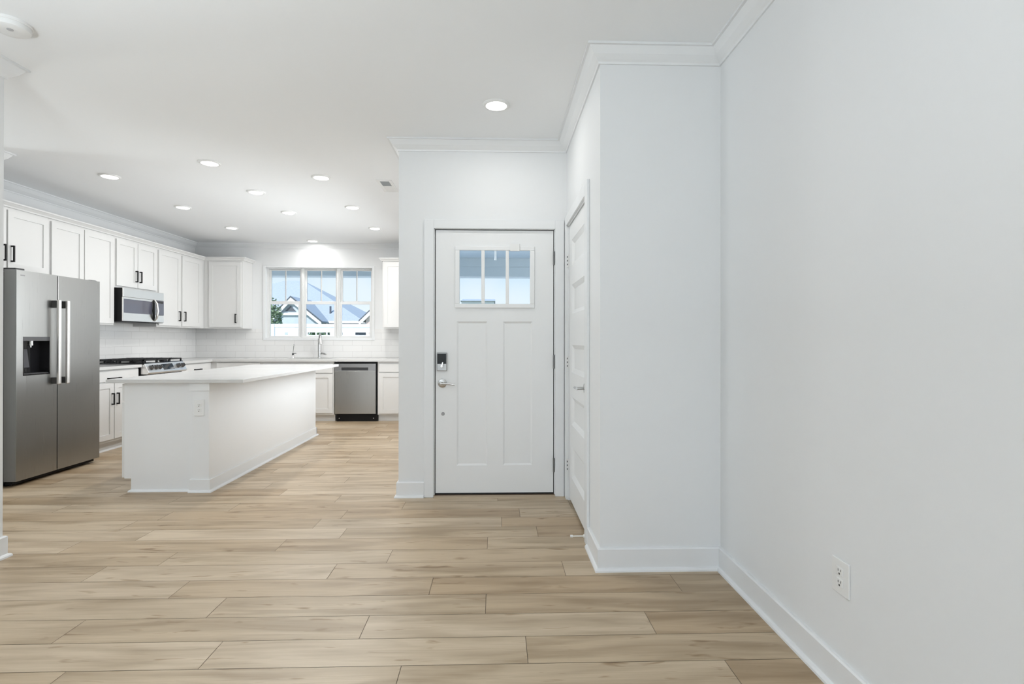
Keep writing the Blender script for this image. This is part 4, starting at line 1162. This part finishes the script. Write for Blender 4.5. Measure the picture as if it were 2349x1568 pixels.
def roofslab(mb, a, b, cc, d, t=0.12):
    """thick roof plane from four corner points"""
    A, B, C, D = [Vector(p) for p in (a, b, cc, d)]
    dn_ = Vector((0, 0, -t))
    vs = [A, B, C, D] + [p + dn_ for p in (A, B, C, D)]
    mb._add(vs, [(0, 1, 2, 3), (7, 6, 5, 4), (0, 4, 5, 1), (1, 5, 6, 2), (2, 6, 7, 3), (3, 7, 4, 0)])

nh = thing('neighbor_house', 'pale house with front gable and wide gray hip roof beyond the white fence', 'house', (-17, 43, -0.3))
EZ, RZ = 2.50, 5.93
fl, frr, bl, brr = (-27.0, 38.0, EZ), (-9.45, 38.0, EZ), (-27.0, 48.0, EZ), (-9.45, 48.0, EZ)
rl, rr = (-17.0, 43.0, RZ), (-15.55, 43.0, RZ)
q = MB()
vs = [Vector(p) for p in (fl, frr, bl, brr, rl, rr)]
q._add(vs, [(0, 1, 5, 4), (1, 3, 5), (3, 2, 4, 5), (2, 0, 4), (0, 2, 3, 1)])
q.build('roof', M['shingle'], nh)
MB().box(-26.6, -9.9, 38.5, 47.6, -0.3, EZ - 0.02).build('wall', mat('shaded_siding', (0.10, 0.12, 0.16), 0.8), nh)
q = MB(); q.box(-27.0, -9.45, 37.86, 38.0, EZ - 0.16, EZ + 0.02); q.box(-9.45, -9.33, 37.86, 48, EZ - 0.16, EZ + 0.02)
q.build('gutter', M['exttrim'], nh)
MB().tube([(-12.0, 37.9, EZ - 0.1), (-12.15, 37.8, EZ - 0.3), (-12.4, 37.7, EZ - 0.45), (-12.42, 37.7, -0.2)], 0.06, 8).build('downspout', M['exttrim'], nh, smooth=True)
MB().tube([(-12.1, 38.9, 3.0), (-12.1, 38.9, 3.62)], 0.07, 8).build('vent_pipe', M['shingledark'], nh)
# front gable
gx0, gx1, gz, ga, gy = -15.35, -12.15, 2.60, (-14.0, 4.02), 36.6
q = MB(); q.prism([(gx0 + 0.15, -0.3), (gx0 + 0.15, gz), ga, (gx1 - 0.15, gz), (gx1 - 0.15, -0.3)], 1, gy, 39.5); q.build('gable_wall', M['siding'], nh)
q = MB()
for sx_, ex in ((-1, gx0), (1, gx1)):
    e0 = (ex + sx_ * 0.25, gz - 0.28)
    roofslab(q, (ga[0], gy - 0.25, ga[1] + 0.13), (e0[0], gy - 0.25, e0[1] + 0.13), (e0[0], 41, e0[1] + 0.13), (ga[0], 41, ga[1] + 0.13), 0.09)
q.build('gable_roof', M['shingle'], nh)
q = MB()
for sx_, ex in ((-1, gx0), (1, gx1)):
    e0 = (ex + sx_ * 0.26, gz - 0.28)
    q.prism([(ga[0], ga[1] + 0.05), (e0[0], e0[1] + 0.05), (e0[0], e0[1] + 0.14), (ga[0], ga[1] + 0.15)], 1, gy - 0.29, gy - 0.21)
q.build('drip_edge', M['shingledark'], nh)
q = MB()
for sx_, ex in ((-1, gx0), (1, gx1)):
    e0 = (ex + sx_ * 0.22, gz - 0.28)
    q.prism([(ga[0], ga[1] + 0.05), (e0[0], e0[1] + 0.05), (e0[0], e0[1] - 0.20), (ga[0], ga[1] - 0.24)], 1, gy - 0.27, gy - 0.15)
q.prism([(-15.05, 2.86), (-13.0 + 0.1, 2.86), (-13.0, 3.02), (-15.0 + 0.12, 3.02)], 1, gy - 0.12, gy + 0.01)
q.build('rake_trim', M['exttrim'], nh)
MB().prism([(-14.45, 3.13), (-13.72, 3.13), (-14.08, 3.50)], 1, gy - 0.06, gy + 0.02).build('gable_vent', M['shingledark'], nh)

bh = thing('brick_house', 'brick house gable at the right edge of the kitchen window view', 'house', (-5.2, 32, -0.3))
ba = (-5.0, 4.75)
q = MB(); q.prism([(-7.35, -0.3), (-7.35, 2.35), ba, (-2.65, 2.35), (-2.65, -0.3)], 1, 30, 38); q.build('wall', M['brick'], bh)
q = MB()
for sx_, ex in ((-1, -7.72), (1, -2.28)):
    roofslab(q, (ba[0], 29.85, ba[1] + 0.16), (ex, 29.85, 2.28), (ex, 38.3, 2.28), (ba[0], 38.3, ba[1] + 0.16), 0.09)
q.build('roof', M['shingledark'], bh)
q = MB()
for sx_, ex in ((-1, -7.70), (1, -2.30)):
    q.prism([(ba[0], ba[1] + 0.06), (ex, 2.20), (ex, 1.98), (ba[0], ba[1] - 0.18)], 1, 29.83, 29.95)
q.box(-7.72, -7.3, 29.83, 30.0, 1.98, 2.06); q.build('rake_trim', M['exttrim'], bh)

fh = thing('distant_house', 'distant house with low gray roof at bottom left of the door panes', 'house', (-1.7, 54, -0.3))
q = MB(); q.prism([(50, 4.85), (54, 5.32), (58, 4.85)], 0, -3.4, -0.1); q.build('roof', M['shingle'], fh)
MB().box(-3.3, -0.2, 50.3, 57.7, -0.3, 4.84).build('wall', M['exttrim'], fh)
